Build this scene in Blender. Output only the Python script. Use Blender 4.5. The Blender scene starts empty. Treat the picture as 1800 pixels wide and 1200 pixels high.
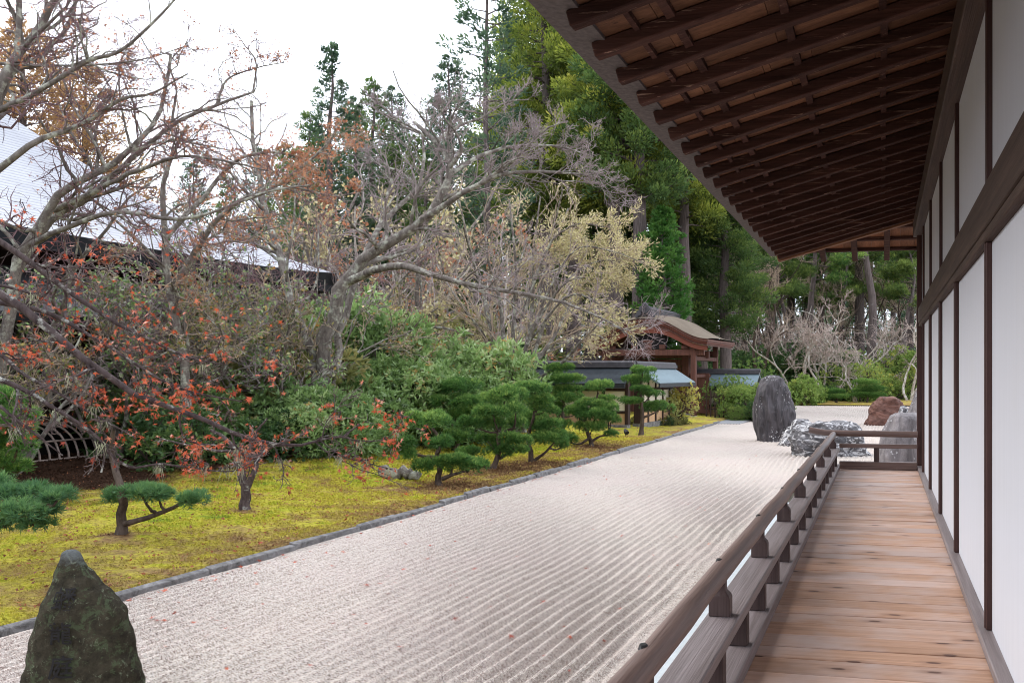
import bpy, bmesh, math, random
import numpy as np
from math import radians, sin, cos, pi, tan
from mathutils import Vector, Matrix, noise as mnoise
from mathutils.bvhtree import BVHTree

SC = bpy.context.scene
COL = SC.collection
# ------------------------------------------------------------------ camera
CAMZ, TH, F, PX, PY = 2.25, radians(11.65), 1610.0, 1220.0, 658.0
CT, ST = cos(TH), sin(TH)
cd = bpy.data.cameras.new('camera')
cam = bpy.data.objects.new('camera', cd)
COL.objects.link(cam)
cam.location = (0, 0, CAMZ)
cam.rotation_euler = (pi / 2, 0, TH)
cd.sensor_width = 36
cd.lens = F / 1800 * 36
cd.shift_x = -(PX - 900) / 1800
cd.shift_y = (PY - 600) / 1800
cd.clip_start = 0.05
cd.clip_end = 3000
SC.cycles.filter_width = 1.0
SC.camera = cam
# ------------------------------------------------------------------ light
SC.view_settings.view_transform = 'Standard'
SC.view_settings.look = 'None'
SC.view_settings.exposure = 1.22
SC.view_settings.gamma = 1
SUN_EL, SUN_AZ = radians(36), radians(-72)     # azimuth from +Y towards +X
W = bpy.data.worlds.new('World')
SC.world = W
W.use_nodes = True
wn = W.node_tree
bg = wn.nodes['Background']
sky = wn.nodes.new('ShaderNodeTexSky')
sky.sky_type = 'NISHITA'
sky.sun_disc = False
sky.sun_elevation = SUN_EL
sky.sun_rotation = SUN_AZ
sky.dust_density = 4
sky.air_density = 1.2
# an overcast deck: soft white cloud over the physical sky
wtc = wn.nodes.new('ShaderNodeTexCoord')
wno = wn.nodes.new('ShaderNodeTexNoise')
wno.inputs['Scale'].default_value = 2.2
wno.inputs['Detail'].default_value = 4
wn.links.new(wtc.outputs['Generated'], wno.inputs['Vector'])
wr = wn.nodes.new('ShaderNodeValToRGB')
wr.color_ramp.elements[0].position = .3
wr.color_ramp.elements[0].color = (8.5, 9.2, 10.5, 1)
wr.color_ramp.elements[1].position = .7
wr.color_ramp.elements[1].color = (9.9, 10.5, 11.6, 1)
wn.links.new(wno.outputs['Fac'], wr.inputs['Fac'])
wm = wn.nodes.new('ShaderNodeMix')
wm.data_type = 'RGBA'
wm.inputs[0].default_value = .9
wn.links.new(sky.outputs[0], wm.inputs[6])
wn.links.new(wr.outputs[0], wm.inputs[7])
wn.links.new(wm.outputs[2], bg.inputs['Color'])
bg.inputs['Strength'].default_value = .11
sd = bpy.data.lights.new('sun', 'SUN')
sd.energy = 1.35
sd.angle = radians(40)
sd.color = (1, .98, .95)
so = bpy.data.objects.new('sun', sd)
COL.objects.link(so)
to_sun = Vector((cos(SUN_EL) * sin(SUN_AZ), cos(SUN_EL) * cos(SUN_AZ), sin(SUN_EL)))
so.rotation_euler = to_sun.to_track_quat('Z', 'Y').to_euler()
so.location = to_sun * 60


# ------------------------------------------------------------------ helpers
def cw(xc, d, z):
    return np.array((xc * CT - d * ST, xc * ST + d * CT, z))


def P(px, py, d):
    return cw((px - PX) / F * d, d, CAMZ + (PY - py) / F * d)


def terrain(X, Y):
    X = np.asarray(X, float)
    Y = np.asarray(Y, float)
    s = np.clip((-7.45 - X) / 9.5, 0, 1)
    z = .10 + .42 * s * s * (3 - 2 * s)
    z = z - .05 * np.clip((X + 7.62) / .17, 0, 1) ** 2
    z = z + np.clip(s * 6, 0, 1) * (.05 * np.sin(X * .9 + Y * .35) + .04 * np.sin(Y * .8 - X * .4 + 1.3))
    return z


def G(px, py):
    """ground point under a pixel of the photo (gravel right of the kerb, moss left of it)"""
    for d in np.arange(3.5, 120, .04):
        p = P(px, py, d)
        g = float(terrain(p[0], p[1])) if p[0] < -7.45 else (0.0 if p[1] < 66 else .1)
        if p[2] <= g:
            p[2] = g
            return p
    return P(px, py, 90)


def depth(p):
    return -p[0] * ST + p[1] * CT


def nrm(v):
    return v / np.maximum(np.linalg.norm(v, axis=-1, keepdims=True), 1e-9)


BASE = {}


class MB:
    def __init__(self):
        self.v, self.f, self.a, self.n = [], [], [], 0

    def add(self, v, f, a=0.5):
        v = np.asarray(v, float).reshape(-1, 3)
        f = np.asarray(f, np.int64)
        self.v.append(v)
        self.f.append(f + self.n)
        self.a.append(np.broadcast_to(np.asarray(a, float), (len(v),)))
        self.n += len(v)
        return self

    def box(self, x0, x1, y0, y1, z0, z1, a=.5):
        v = [(x, y, z) for x in (x0, x1) for y in (y0, y1) for z in (z0, z1)]
        return self.hexa(v, a)

    def hexa(self, v, a=.5):
        f = [(0, 1, 3, 2), (4, 6, 7, 5), (0, 4, 5, 1), (2, 3, 7, 6), (0, 2, 6, 4), (1, 5, 7, 3)]
        return self.add(v, f, a)

    def beam(self, p, q, w, h, a=.5):
        """box from p to q, w wide sideways, h high, p and q on its bottom centre line"""
        p, q = np.asarray(p, float), np.asarray(q, float)
        t = nrm(q - p)
        s = nrm(np.cross(t, (0, 0, 1.0)))
        u = nrm(np.cross(s, t))
        v = [b + s * i * w / 2 + u * k * h for b in (p, q) for i in (-1, 1) for k in (0, 1)]
        return self.hexa(v, a)

    def tubes(self, Pp, R, n=5, a=.5, cap=False):
        Pp = np.asarray(Pp, float)
        if Pp.ndim == 2:
            Pp = Pp[None]
            R = np.asarray(R, float)[None]
        N, K, _ = Pp.shape
        R = np.broadcast_to(np.asarray(R, float), (N, K))
        t = np.empty_like(Pp)
        t[:, 1:-1] = Pp[:, 2:] - Pp[:, :-2]
        t[:, 0] = Pp[:, 1] - Pp[:, 0]
        t[:, -1] = Pp[:, -1] - Pp[:, -2]
        t = nrm(t)
        o = nrm(Pp[:, -1] - Pp[:, 0])
        ax = np.eye(3)[np.argmin(np.abs(o), axis=1)]
        s = nrm(np.cross(t, ax[:, None, :]))
        u = np.cross(t, s)
        an = np.arange(n) * 2 * pi / n
        v = Pp[:, :, None] + R[:, :, None, None] * (np.cos(an)[:, None] * s[:, :, None] + np.sin(an)[:, None] * u[:, :, None])
        i = np.arange(N)[:, None, None] * K * n + np.arange(K - 1)[None, :, None] * n
        j = np.arange(n)[None, None, :]
        j2 = (j + 1) % n
        f = np.stack([i + j, i + j2, i + n + j2, i + n + j], -1).reshape(-1, 4)
        aa = np.broadcast_to(np.asarray(a, float).reshape(-1, 1), (N, K * n)).reshape(-1)
        self.add(v, f, aa)
        if cap:
            for e in range(N):
                for k, rv in ((0, True), (K - 1, False)):
                    c = v[e, k]
                    ff = list(range(n))
                    self.add(c, [ff[::-1] if rv else ff], .5)
        return self

    def cards(self, pos, d, L, Wd, rnd, shape='diamond', rng=None):
        sh = SHAPES[shape]
        N = len(pos)
        d = nrm(d)
        w = nrm(np.cross(d, (rng or RNG).normal(size=(N, 3))))
        L = np.broadcast_to(L, (N,))[:, None, None]
        Wd = np.broadcast_to(Wd, (N,))[:, None, None]
        v = pos[:, None] + d[:, None] * L * sh[None, :, :1] + w[:, None] * Wd * sh[None, :, 1:2]
        k = len(sh)
        f = np.arange(N * k).reshape(N, k)
        return self.add(v, f, np.repeat(np.broadcast_to(rnd, (N,)), k))

    def build(self, name, mat, parent=None, smooth=False, local=False):
        me = bpy.data.meshes.new(name)
        v = np.concatenate(self.v)
        if parent is not None and not local:
            v = v - BASE.get(parent.name, np.zeros(3))
        fl = [x if x.ndim == 2 else x.reshape(1, -1) for x in self.f]
        tot = np.concatenate([np.full(len(x), x.shape[1]) for x in fl])
        idx = np.concatenate([x.reshape(-1) for x in fl])
        me.vertices.add(len(v))
        me.vertices.foreach_set('co', v.astype(np.float32).ravel())
        me.loops.add(len(idx))
        me.loops.foreach_set('vertex_index', idx.astype(np.int32))
        me.polygons.add(len(tot))
        st = np.zeros(len(tot), np.int32)
        st[1:] = np.cumsum(tot)[:-1]
        me.polygons.foreach_set('loop_start', st)
        me.polygons.foreach_set('use_smooth', np.full(len(tot), smooth))
        at = me.attributes.new('rnd', 'FLOAT', 'POINT')
        at.data.foreach_set('value', np.concatenate(self.a).astype(np.float32))
        me.update(calc_edges=True)
        if mat:
            me.materials.append(mat)
        o = bpy.data.objects.new(name, me)
        COL.objects.link(o)
        if parent is not None:
            o.parent = parent
            BASE[o.name] = BASE.get(parent.name, np.zeros(3))
        return o


STAR = []
for _k in range(5):
    _a = (_k - 2) * radians(52)
    _l = [.62, .9, 1, .9, .62][_k]
    if _k:
        _b = (_k - 2.5) * radians(52)
        STAR.append((.25 * cos(_b), .25 * sin(_b)))
    STAR.append((_l * cos(_a), _l * sin(_a)))
STAR = [(-.12, 0)] + STAR
SHAPES = {
    'diamond': np.array([(0, 0), (.5, .5), (1, 0), (.5, -.5)], float),
    'blade': np.array([(0, .5), (1, 0), (0, -.5)], float),
    'hex': np.array([(0, 0), (.3, .45), (.68, .42), (1, 0), (.68, -.42), (.3, -.45)], float),
    'star': np.array(STAR, float),
}
RNG = np.random.default_rng(7)


def bevel(o, w=.004, seg=1):
    m = o.modifiers.new('bevel', 'BEVEL')
    m.width = w
    m.segments = seg
    m.limit_method = 'ANGLE'
    return o


def tag(o, label=None, cat=None, group=None, kind=None):
    if label:
        o['label'] = label
    if cat:
        o['category'] = cat
    if group:
        o['group'] = group
    if kind:
        o['kind'] = kind
    return o


def thing(name, loc, label, cat, group=None, rz=0):
    o = bpy.data.objects.new(name, None)
    COL.objects.link(o)
    o.empty_display_size = .3
    o.location = tuple(float(c) for c in loc)
    o.rotation_euler = (0, 0, rz)
    BASE[o.name] = np.array(loc, float)
    return tag(o, label, cat, group)


def kids(o):
    return [c for c in o.children]


def copy_tree(o, loc, rz=0, sc=1, label=None):
    c = o.copy()
    COL.objects.link(c)
    c.location = tuple(float(x) for x in loc)
    c.rotation_euler = (0, 0, rz)
    c.scale = (sc,) * 3 if np.isscalar(sc) else sc
    for ch in kids(o):
        k = ch.copy()
        COL.objects.link(k)
        k.parent = c
    if label:
        c['label'] = label
    return c


# ------------------------------------------------------------------ materials
class NT:
    def __init__(self, name):
        self.m = bpy.data.materials.new(name)
        self.m.use_nodes = True
        self.t = self.m.node_tree
        self.t.nodes.clear()
        self.out = self.t.nodes.new('ShaderNodeOutputMaterial')

    def n(self, typ, o=0, props=None, **ins):
        nd = self.t.nodes.new('ShaderNode' + typ)
        for k, v in (props or {}).items():
            setattr(nd, k, v)
        for k, v in ins.items():
            k = int(k[1:]) if k[0] == '_' else k.replace('__', ' ')
            self.set(nd.inputs[k], v)
        return nd.outputs[o]

    def set(self, s, v):
        if isinstance(v, bpy.types.NodeSocket):
            self.t.links.new(v, s)
        elif s.type == 'RGBA':
            s.default_value = tuple(v) + (1,) if len(v) == 3 else v
        else:
            s.default_value = v

    def mix(self, f, a, b, mode='MIX'):
        return self.n('Mix', 2, {'data_type': 'RGBA', 'blend_type': mode, 'clamp_factor': True}, _0=f, _6=a, _7=b)

    def ramp(self, f, stops):
        nd = self.t.nodes.new('ShaderNodeValToRGB')
        e = nd.color_ramp.elements
        while len(e) < len(stops):
            e.new(.5)
        for i, (p, c) in enumerate(stops):
            e[i].position = p
            c = (c, c, c) if np.isscalar(c) else c
            e[i].color = tuple(c) + (1,)
        self.t.links.new(f, nd.inputs[0])
        return nd.outputs[0]

    def math(self, op, a, b=0.0):
        return self.n('Math', 0, {'operation': op}, _0=a, _1=b)

    def pos(self, scale=(1, 1, 1), obj=True, rot=(0, 0, 0)):
        c = self.n('TexCoord', 3) if obj else self.n('NewGeometry', 0)
        return self.n('Mapping', 0, Vector=c, Scale=scale, Rotation=rot)

    def noise(self, vec, scale, detail=4, rough=.55, dist=0.0):
        return self.n('TexNoise', 0, Vector=vec, Scale=scale, Detail=detail, Roughness=rough, Distortion=dist)

    def vor(self, vec, scale, o=0, feature='F1', dim='3D'):
        return self.n('TexVoronoi', o, {'feature': feature, 'voronoi_dimensions': dim}, Vector=vec, Scale=scale)

    def attr(self):
        return self.n('Attribute', 2, {'attribute_name': 'rnd'})

    def done(self, col, rough=.8, bump=None, bstr=.3, bdist=.02, spec=.3, trans=0):
        b = self.t.nodes.new('ShaderNodeBsdfPrincipled')
        self.set(b.inputs['Base Color'], col)
        self.set(b.inputs['Roughness'], rough)
        b.inputs['Specular IOR Level'].default_value = spec
        if bump is not None:
            bn = self.n('Bump', 0, Height=bump, Strength=bstr, Distance=bdist)
            self.t.links.new(bn, b.inputs['Normal'])
        res = b.outputs[0]
        if trans:
            tr = self.n('BsdfTranslucent', 0, Color=col)
            res = self.n('MixShader', 0, _0=trans, _1=res, _2=tr)
        self.t.links.new(res, self.out.inputs[0])
        return self.m


def leafmat(name, stops, rough=.5, spec=.35, trans=.45):
    t = NT(name)
    a = t.attr()
    r = t.n('ObjectInfo', 5)
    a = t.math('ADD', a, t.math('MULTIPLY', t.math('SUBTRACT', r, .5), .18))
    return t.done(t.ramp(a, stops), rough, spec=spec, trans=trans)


def barkmat(name, c1, c2, c3=None, sc=6, stretch=(1, 1, .35), lich=.6, bstr=.6):
    t = NT(name)
    v = t.pos(stretch)
    n1 = t.noise(v, sc * 2, 6, .65)
    col = t.ramp(n1, [(.3, c1), (.7, c2)])
    if c3 is not None:
        n2 = t.noise(t.pos(), sc * .9, 7, .7)
        f = t.ramp(n2, [(lich - .05, 0), (lich + .06, 1)])
        col = t.mix(f, col, c3)
    return t.done(col, .9, t.noise(v, sc * 5, 6, .7), bstr, .03, spec=.15)


def woodmat(name, cd_, cl, axis=1, grain=14, var=.35, rough=.65, worn=None, knots=False, grey=None, bstr=.25, spec=.3, wornlim=.62):
    t = NT(name)
    s = [grain, grain, grain]
    s[axis] = .7
    a = t.attr()
    off = t.n('CombineXYZ', 0, X=t.math('MULTIPLY', a, 37.0), Y=t.math('MULTIPLY', a, 23.0), Z=t.math('MULTIPLY', a, 51.0))
    base = t.n('TexCoord', 3)
    sh = t.n('VectorMath', 0, {'operation': 'ADD'}, _0=base, _1=off)
    v = t.n('Mapping', 0, Vector=sh, Scale=tuple(s))
    n1 = t.noise(v, 1, 6, .65, .6)
    col = t.ramp(n1, [(.28, cd_), (.72, cl)])
    v2 = t.n('Mapping', 0, Vector=sh, Scale=tuple(x * 5 if x > 1 else 1.6 for x in s))
    fine = t.noise(v2, 1, 3, .6)
    col = t.mix(.35, col, t.ramp(fine, [(.3, .25), (.75, 1.0)]), 'MULTIPLY')
    if grey is not None:
        big = t.noise(sh, 1.3, 4, .6)
        col = t.mix(t.ramp(big, [(.42, 0), (.62, .8)]), col, grey)
    if worn is not None:
        wv = t.n('Mapping', 0, Vector=sh, Scale=tuple(x * 1.6 if x > 1 else 1.2 for x in s))
        wf = t.ramp(t.noise(wv, 1, 7, .75), [(wornlim, 0), (wornlim + .07, 1)])
        col = t.mix(wf, col, worn)
    if knots:
        ks = [4.6, 4.6, 4.6]
        ks[axis] = 1.9
        kv = t.n('Mapping', 0, Vector=sh, Scale=tuple(ks))
        dd = t.vor(kv, 1.0, dim='2D')
        rr_ = t.n('SeparateColor', 0, Color=t.vor(kv, 1.0, 1, dim='2D'))
        dd = t.math('ADD', dd, t.math('MULTIPLY', t.math('LESS_THAN', rr_, .45), 1.0))
        dd = t.math('ADD', dd, t.math('MULTIPLY', fine, .04))
        col = t.mix(t.ramp(dd, [(.075, .95), (.10, 0)]), col, (.045, .022, .022))
        col = t.mix(t.ramp(dd, [(.08, .5), (.24, 0)]), col, (.2, .1, .07))
    col = t.mix(1.0, col, t.ramp(a, [(0, 1 - var), (1, 1.0)]), 'MULTIPLY')
    return t.done(col, rough, fine, bstr, .01, spec=spec)


def sandmat():
    t = NT('raked_gravel')
    g = t.n('NewGeometry', 0)
    v1 = t.vor(g, 95, 1)
    grain = t.n('SeparateColor', 0, Color=v1)
    big = t.noise(g, .35, 4, .6)
    c = t.ramp(grain, [(0, (.155, .10, .078)), (.27, (.455, .385, .325)), (.6, (.575, .505, .44)), (1, (.72, .655, .59))])
    c = t.mix(t.ramp(big, [(.35, 0), (.65, .35)]), c, (.58, .46, .425))
    n2 = t.noise(g, 38, 5, .7)
    c = t.mix(.75, c, t.ramp(n2, [(.33, .36), (.5, 1.0)]), 'MULTIPLY')
    h = t.math('ADD', t.vor(g, 95), t.math('MULTIPLY', n2, 1.5))
    return t.done(c, .9, h, .6, .02, spec=.15)


LITTER = [(G(773, 856), 1.1), (G(866, 826), .9), (G(935, 814), .9), (G(1040, 787), .8), (G(213, 940), .28), (G(432, 896), .3)]


def mossmat():
    t = NT('moss')
    g = t.n('NewGeometry', 0)
    n1 = t.noise(g, .55, 5, .6, .5)
    n2 = t.noise(g, 3.2, 6, .7)
    n3 = t.noise(g, 19, 8, .8)
    f = t.math('ADD', t.math('MULTIPLY', n1, .46), t.math('MULTIPLY', n2, .58))
    s = t.n('SeparateXYZ', 0, Vector=g)
    edge = t.n('MapRange', 0, _0=s, _1=-9.6, _2=-7.5, _3=0.0, _4=.10)
    f = t.math('SUBTRACT', f, edge)
    for ((bx, by, bz_), br_) in LITTER:
        dv = t.n('VectorMath', 1, {'operation': 'DISTANCE'}, _0=g, _1=(bx + .15 * br_, by - .1 * br_, bz_))
        dv = t.math('ADD', dv, t.math('MULTIPLY', t.math('SUBTRACT', n2, .5), br_ * 1.6))
        f = t.math('SUBTRACT', f, t.n('MapRange', 0, _0=dv, _1=br_ * .3, _2=br_ * 1.3, _3=.17, _4=0.0))
    c = t.ramp(f, [(.26, (.22, .12, .06)), (.37, (.46, .30, .13)), (.45, (.54, .42, .10)), (.52, (.68, .59, .08)), (.59, (.52, .54, .05)), (.65, (.27, .38, .05))])
    soil = t.math('ADD', t.math('MULTIPLY', s, -1.0), t.math('MULTIPLY', n1, 7.0))
    c = t.mix(t.ramp(t.math('MULTIPLY', soil, .05), [(.765, 0), (.83, 1)]), c, (.085, .045, .028))
    c = t.mix(.9, c, t.ramp(n3, [(.34, .22), (.54, 1.0)]), 'MULTIPLY')
    sp = t.noise(g, 11, 3, .8)
    c = t.mix(t.ramp(sp, [(.66, 0), (.72, .8)]), c, (.09, .045, .02))
    return t.done(c, .95, t.math('ADD', n3, t.math('MULTIPLY', n2, 1.2)), .9, .05, spec=.1, trans=.25)


def rockmat(name, c1, c2, spot, spotcol=(.62, .6, .6), stretch=(1, 1, .3), sc=2.2, lim=.6, rough=.7):
    t = NT(name)
    v = t.pos(stretch)
    n1 = t.noise(v, sc * 2, 7, .7, .8)
    c = t.ramp(n1, [(.3, c1), (.68, c2)])
    n2 = t.noise(t.pos(stretch), sc * 3.4, 8, .75, 1.0)
    c = t.mix(t.ramp(n2, [(lim, 0), (lim + .09, 1)]), c, spotcol)
    wob = t.n('VectorMath', 0, {'operation': 'ADD'}, _0=t.pos(), _1=t.n('VectorMath', 0, {'operation': 'SCALE'}, _0=t.n('TexNoise', 1, Vector=t.pos(), Scale=9.0, Detail=4.0), Scale=.09))
    v3 = t.vor(wob, sc * 7)
    n4 = t.noise(t.pos(), sc * .8, 3)
    f = t.math('MULTIPLY', t.ramp(v3, [(spot, 1), (spot + .06, 0)]), t.ramp(n4, [(.5, 0), (.62, 1)]))
    c = t.mix(f, c, (.56, .55, .55))
    return t.done(c, rough, t.math('ADD', n1, t.math('MULTIPLY', n2, .6)), .8, .08, spec=.35)


def flat(name, c, rough=.8, var=.15, sc=5, bstr=.1, spec=.3):
    t = NT(name)
    n = t.noise(t.pos(), sc, 5, .6)
    lo = tuple(x * (1 - var) for x in c)
    hi = tuple(min(1, x * (1 + var)) for x in c)
    return t.done(t.ramp(n, [(.3, lo), (.7, hi)]), rough, n, bstr, .01, spec=spec)


def shinglemat(name, c1, c2, scale, axis='Z', rough=.45, spec=.5):
    """rows of thin shingles: wave lines across the slope, broken by noise"""
    t = NT(name)
    v = t.pos()
    w = t.n('TexWave', 1, {'wave_type': 'BANDS', 'bands_direction': axis, 'wave_profile': 'SAW'}, Vector=v, Scale=scale, Distortion=.4, Detail=2, Detail__Scale=3.0)
    n = t.noise(v, 9, 5, .7)
    c = t.ramp(t.math('ADD', t.math('MULTIPLY', w, .5), t.math('MULTIPLY', n, .5)), [(.25, c1), (.6, c2)])
    big = t.noise(v, .6, 4)
    c = t.mix(t.ramp(big, [(.4, 0), (.65, .3)]), c, c1)
    return t.done(c, rough, w, .5, .03, spec=spec)


M = {}
M['gravel'] = sandmat()
M['moss'] = mossmat()
M['earth'] = flat('forest_soil', (.06, .05, .03), .95, .4, 1.5)
M['deck'] = woodmat('deck_board', (.45, .245, .15), (.76, .475, .335), 0, 26, .22, .5, (.34, .2, .15), True, (.58, .45, .41), .35, .35, .73)
M['rail'] = woodmat('grey_weathered_wood', (.12, .07, .058), (.29, .195, .165), 1, 18, .3, .5, (.46, .38, .37), False, None, .4, .35, .68)
M['railx'] = woodmat('grey_weathered_wood_across', (.12, .07, .058), (.29, .195, .165), 0, 18, .3, .5, (.46, .38, .37), False, None, .4, .35, .68)
M['railz'] = woodmat('dark_weathered_wood', (.05, .027, .025), (.11, .07, .063), 2, 16, .3, .6, None, False, None, .35)
M['ledge'] = woodmat('pale_ledge_wood', (.15, .115, .11), (.30, .25, .25), 1, 22, .2, .5, (.07, .05, .05), False, None, .4, .4, .66)
M['rafter'] = woodmat('rafter_wood', (.042, .018, .014), (.125, .055, .04), 0, 17, .45, .85, (.38, .23, .165), False, None, .5, .1, .60)
M['board'] = woodmat('roof_board', (.13, .054, .028), (.31, .14, .072), 0, 14, .5, .75, (.05, .02, .012), False, None, .3, .2, .6)
M['boardy'] = woodmat('end_roof_board', (.2, .07, .03), (.42, .17, .08), 1, 12, .5, .75, None, False, None, .3, .2)
M['beam'] = woodmat('old_beam_wood', (.035, .018, .014), (.105, .062, .045), 1, 18, .2, .7, (.17, .11, .08), False, None, .5, .25, .64)
M['stud'] = woodmat('dark_post_wood', (.045, .017, .014), (.095, .042, .034), 2, 16, .25, .6, None, False, None, .3)
M['plaster'] = flat('white_wall_board', (.55, .555, .605), .75, .03, 2.0, .04)
def wallmat():
    t = NT('white_wall_board')
    v = t.pos((3, 9, .35))
    n = t.noise(v, 2.2, 5, .6)
    n2 = t.noise(t.pos(), .9, 4, .6)
    c = t.ramp(n, [(.3, (.505, .505, .54)), (.7, (.535, .535, .57))])
    c = t.mix(t.ramp(n2, [(.5, 0), (.75, .22)]), c, (.50, .48, .47))
    return t.done(c, .7, n, .08, .01)


M['plaster'] = wallmat()
M['edge'] = flat('grey_bark_edge', (.10, .08, .076), .9, .3, 26, .5)
M['stone'] = rockmat('kerb_stone', (.05, .045, .042), (.30, .285, .28), .0, (.36, .35, .34), (1, 1, 1), 3)
M['gutter'] = flat('pale_gutter_stone', (.52, .55, .56), .6, .1, 6, .1)
M['slab'] = flat('gate_paving', (.24, .24, .25), .6, .2, 3)
M['rock_dark'] = rockmat('dark_standing_rock', (.012, .011, .013), (.11, .095, .10), .22, (.40, .38, .38), (1.6, 1.6, .22), 2.0, .62)
M['rock_pale'] = rockmat('black_and_white_rock', (.02, .019, .021), (.13, .12, .125), .1, (.55, .53, .53), (1, 1, 2.2), 1.0, .5)
M['rock_red'] = rockmat('rusty_rock', (.05, .022, .017), (.19, .085, .06), .05, (.045, .03, .03), (.7, .7, 1.6), 1.3, .6)
M['rock_grey'] = rockmat('grey_rock', (.06, .052, .055), (.24, .21, .21), .2, (.5, .48, .48), (1.2, 1.2, .25), 1.5, .61)
M['lattice'] = flat('bent_bamboo', (.40, .31, .27), .5, .3, 6)
M['black'] = flat('black_void_wood', (.012, .010, .010), .9, .2)
M['darkwood'] = woodmat('dark_building_wood', (.025, .013, .010), (.07, .035, .026), 2, 8, .3, .8)
M['gatewood'] = woodmat('gate_wood', (.075, .026, .018), (.19, .075, .05), 2, 8, .3, .7)
M['gateedge'] = woodmat('gate_bargeboard_wood', (.13, .03, .016), (.26, .075, .042), 0, 8, .2, .6)
M['gateroof'] = shinglemat('gate_bark_roof', (.10, .078, .058), (.25, .20, .15), 9, 'Z', .9, .15)
M['tile'] = flat('dark_ridge_tile', (.055, .05, .055), .5, .3, 6)
M['roofslate'] = shinglemat('pale_grey_shingle_roof', (.25, .25, .268), (.44, .442, .48), 3.0, 'Z', .6, .3)
M['roofdark'] = shinglemat('dark_shingle_roof', (.010, .012, .015), (.05, .058, .066), 7, 'Z', .75, .1)
M['rooftan'] = shinglemat('blue_grey_shingle_roof', (.08, .11, .13), (.2, .27, .3), 7, 'Z', .4, .5)
M['blackedge'] = flat('black_eave_edge', (.018, .019, .022), .6, .3, 8)
M['cream'] = flat('cream_plaster', (.68, .62, .50), .85, .06)
M['ochre'] = flat('ochre_plaster', (.52, .32, .18), .85, .1)
M['red'] = flat('red_gable', (.42, .03, .02), .7, .2)
M['iron'] = flat('black_iron', (.02, .018, .018), .5, .2)

M['bark_grey'] = barkmat('grey_lichen_bark', (.07, .055, .048), (.23, .2, .175), (.38, .38, .31), 5, lich=.56)
M['bark_dark'] = barkmat('dark_wet_bark', (.03, .02, .02), (.12, .09, .085), (.42, .42, .37), 9, lich=.6)
M['bark_pale'] = barkmat('pale_bark', (.20, .165, .135), (.46, .40, .34), (.55, .52, .47), 4, lich=.55)
M['bark_pine'] = barkmat('pine_bark', (.03, .02, .016), (.13, .095, .075), (.2, .19, .16), 7, lich=.66)
M['bark_cedar'] = barkmat('cedar_bark', (.055, .043, .040), (.17, .135, .125), (.23, .215, .21), 3, (3, 3, .25), .66)
M['twig_grey'] = flat('grey_twig', (.27, .215, .21), .9, .3, 3)
M['twig_dark'] = flat('dark_twig', (.12, .088, .08), .9, .35, 5)
M['twig_red'] = flat('reddish_twig', (.17, .10, .105), .9, .35, 3)
M['twig_tan'] = flat('tan_twig', (.34, .26, .19), .9, .3, 3)
M['twig_pale'] = flat('pale_twig', (.42, .33, .29), .9, .3, 3)
M['leaf_red'] = leafmat('red_maple_leaf', [(0, (.20, .035, .018)), (.4, (.42, .065, .025)), (.75, (.58, .12, .045)), (1, (.55, .26, .17))], .45, .4, .35)
M['leaf_rust'] = leafmat('rust_leaf', [(0, (.20, .08, .04)), (.5, (.40, .15, .075)), (1, (.50, .27, .15))], .6)
M['leaf_tan'] = leafmat('tan_leaf', [(0, (.30, .26, .11)), (.5, (.50, .44, .22)), (1, (.66, .6, .37))], .7)
M['leaf_orange'] = leafmat('orange_brown_needles', [(0, (.2, .11, .05)), (.5, (.40, .24, .11)), (1, (.52, .36, .16))], .7)
M['leaf_rhodo'] = leafmat('rhododendron_leaf', [(0, (.04, .075, .03)), (.4, (.155, .25, .08)), (.75, (.29, .42, .14)), (.92, (.44, .52, .27)), (1, (.48, .3, .09))], .35, .5, .4)
M['leaf_olive'] = leafmat('olive_leaf', [(0, (.06, .07, .025)), (.5, (.18, .19, .06)), (.85, (.31, .28, .10)), (1, (.42, .2, .06))], .5)
M['leaf_light'] = leafmat('light_green_leaf', [(0, (.07, .13, .03)), (.5, (.2, .3, .065)), (.9, (.36, .42, .11)), (1, (.5, .4, .06))], .5)
M['leaf_yellow'] = leafmat('yellow_leaf', [(0, (.2, .24, .07)), (.5, (.44, .44, .16)), (1, (.62, .5, .08))], .5)
M['leaf_dark'] = leafmat('dark_green_leaf', [(0, (.025, .055, .025)), (.6, (.075, .145, .045)), (1, (.17, .25, .07))], .45)
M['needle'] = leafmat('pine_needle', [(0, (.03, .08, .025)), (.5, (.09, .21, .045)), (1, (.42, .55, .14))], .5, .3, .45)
M['needle_blue'] = leafmat('bluish_pine_needle', [(0, (.03, .085, .05)), (.5, (.09, .2, .075)), (1, (.2, .34, .11))], .5, .3, .3)
M['cedar_yellow'] = leafmat('yellow_green_cedar', [(0, (.05, .09, .02)), (.4, (.18, .24, .045)), (.75, (.37, .41, .065)), (1, (.48, .44, .11))], .6, trans=.45)
M['cedar_green'] = leafmat('green_cedar', [(0, (.03, .06, .022)), (.5, (.10, .17, .045)), (1, (.27, .34, .075))], .6, trans=.5)
M['cedar_dark'] = leafmat('dark_cedar', [(0, (.025, .055, .035)), (.5, (.08, .135, .075)), (1, (.18, .25, .12))], .6, trans=.5)
M['hinoki'] = leafmat('bright_green_cypress', [(0, (.02, .09, .012)), (.5, (.055, .15, .025)), (1, (.13, .26, .05))], .6, trans=.4)
M['lichen'] = flat('hanging_lichen', (.3, .3, .19), .95, .2, 20)
M['stele'] = None


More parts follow.
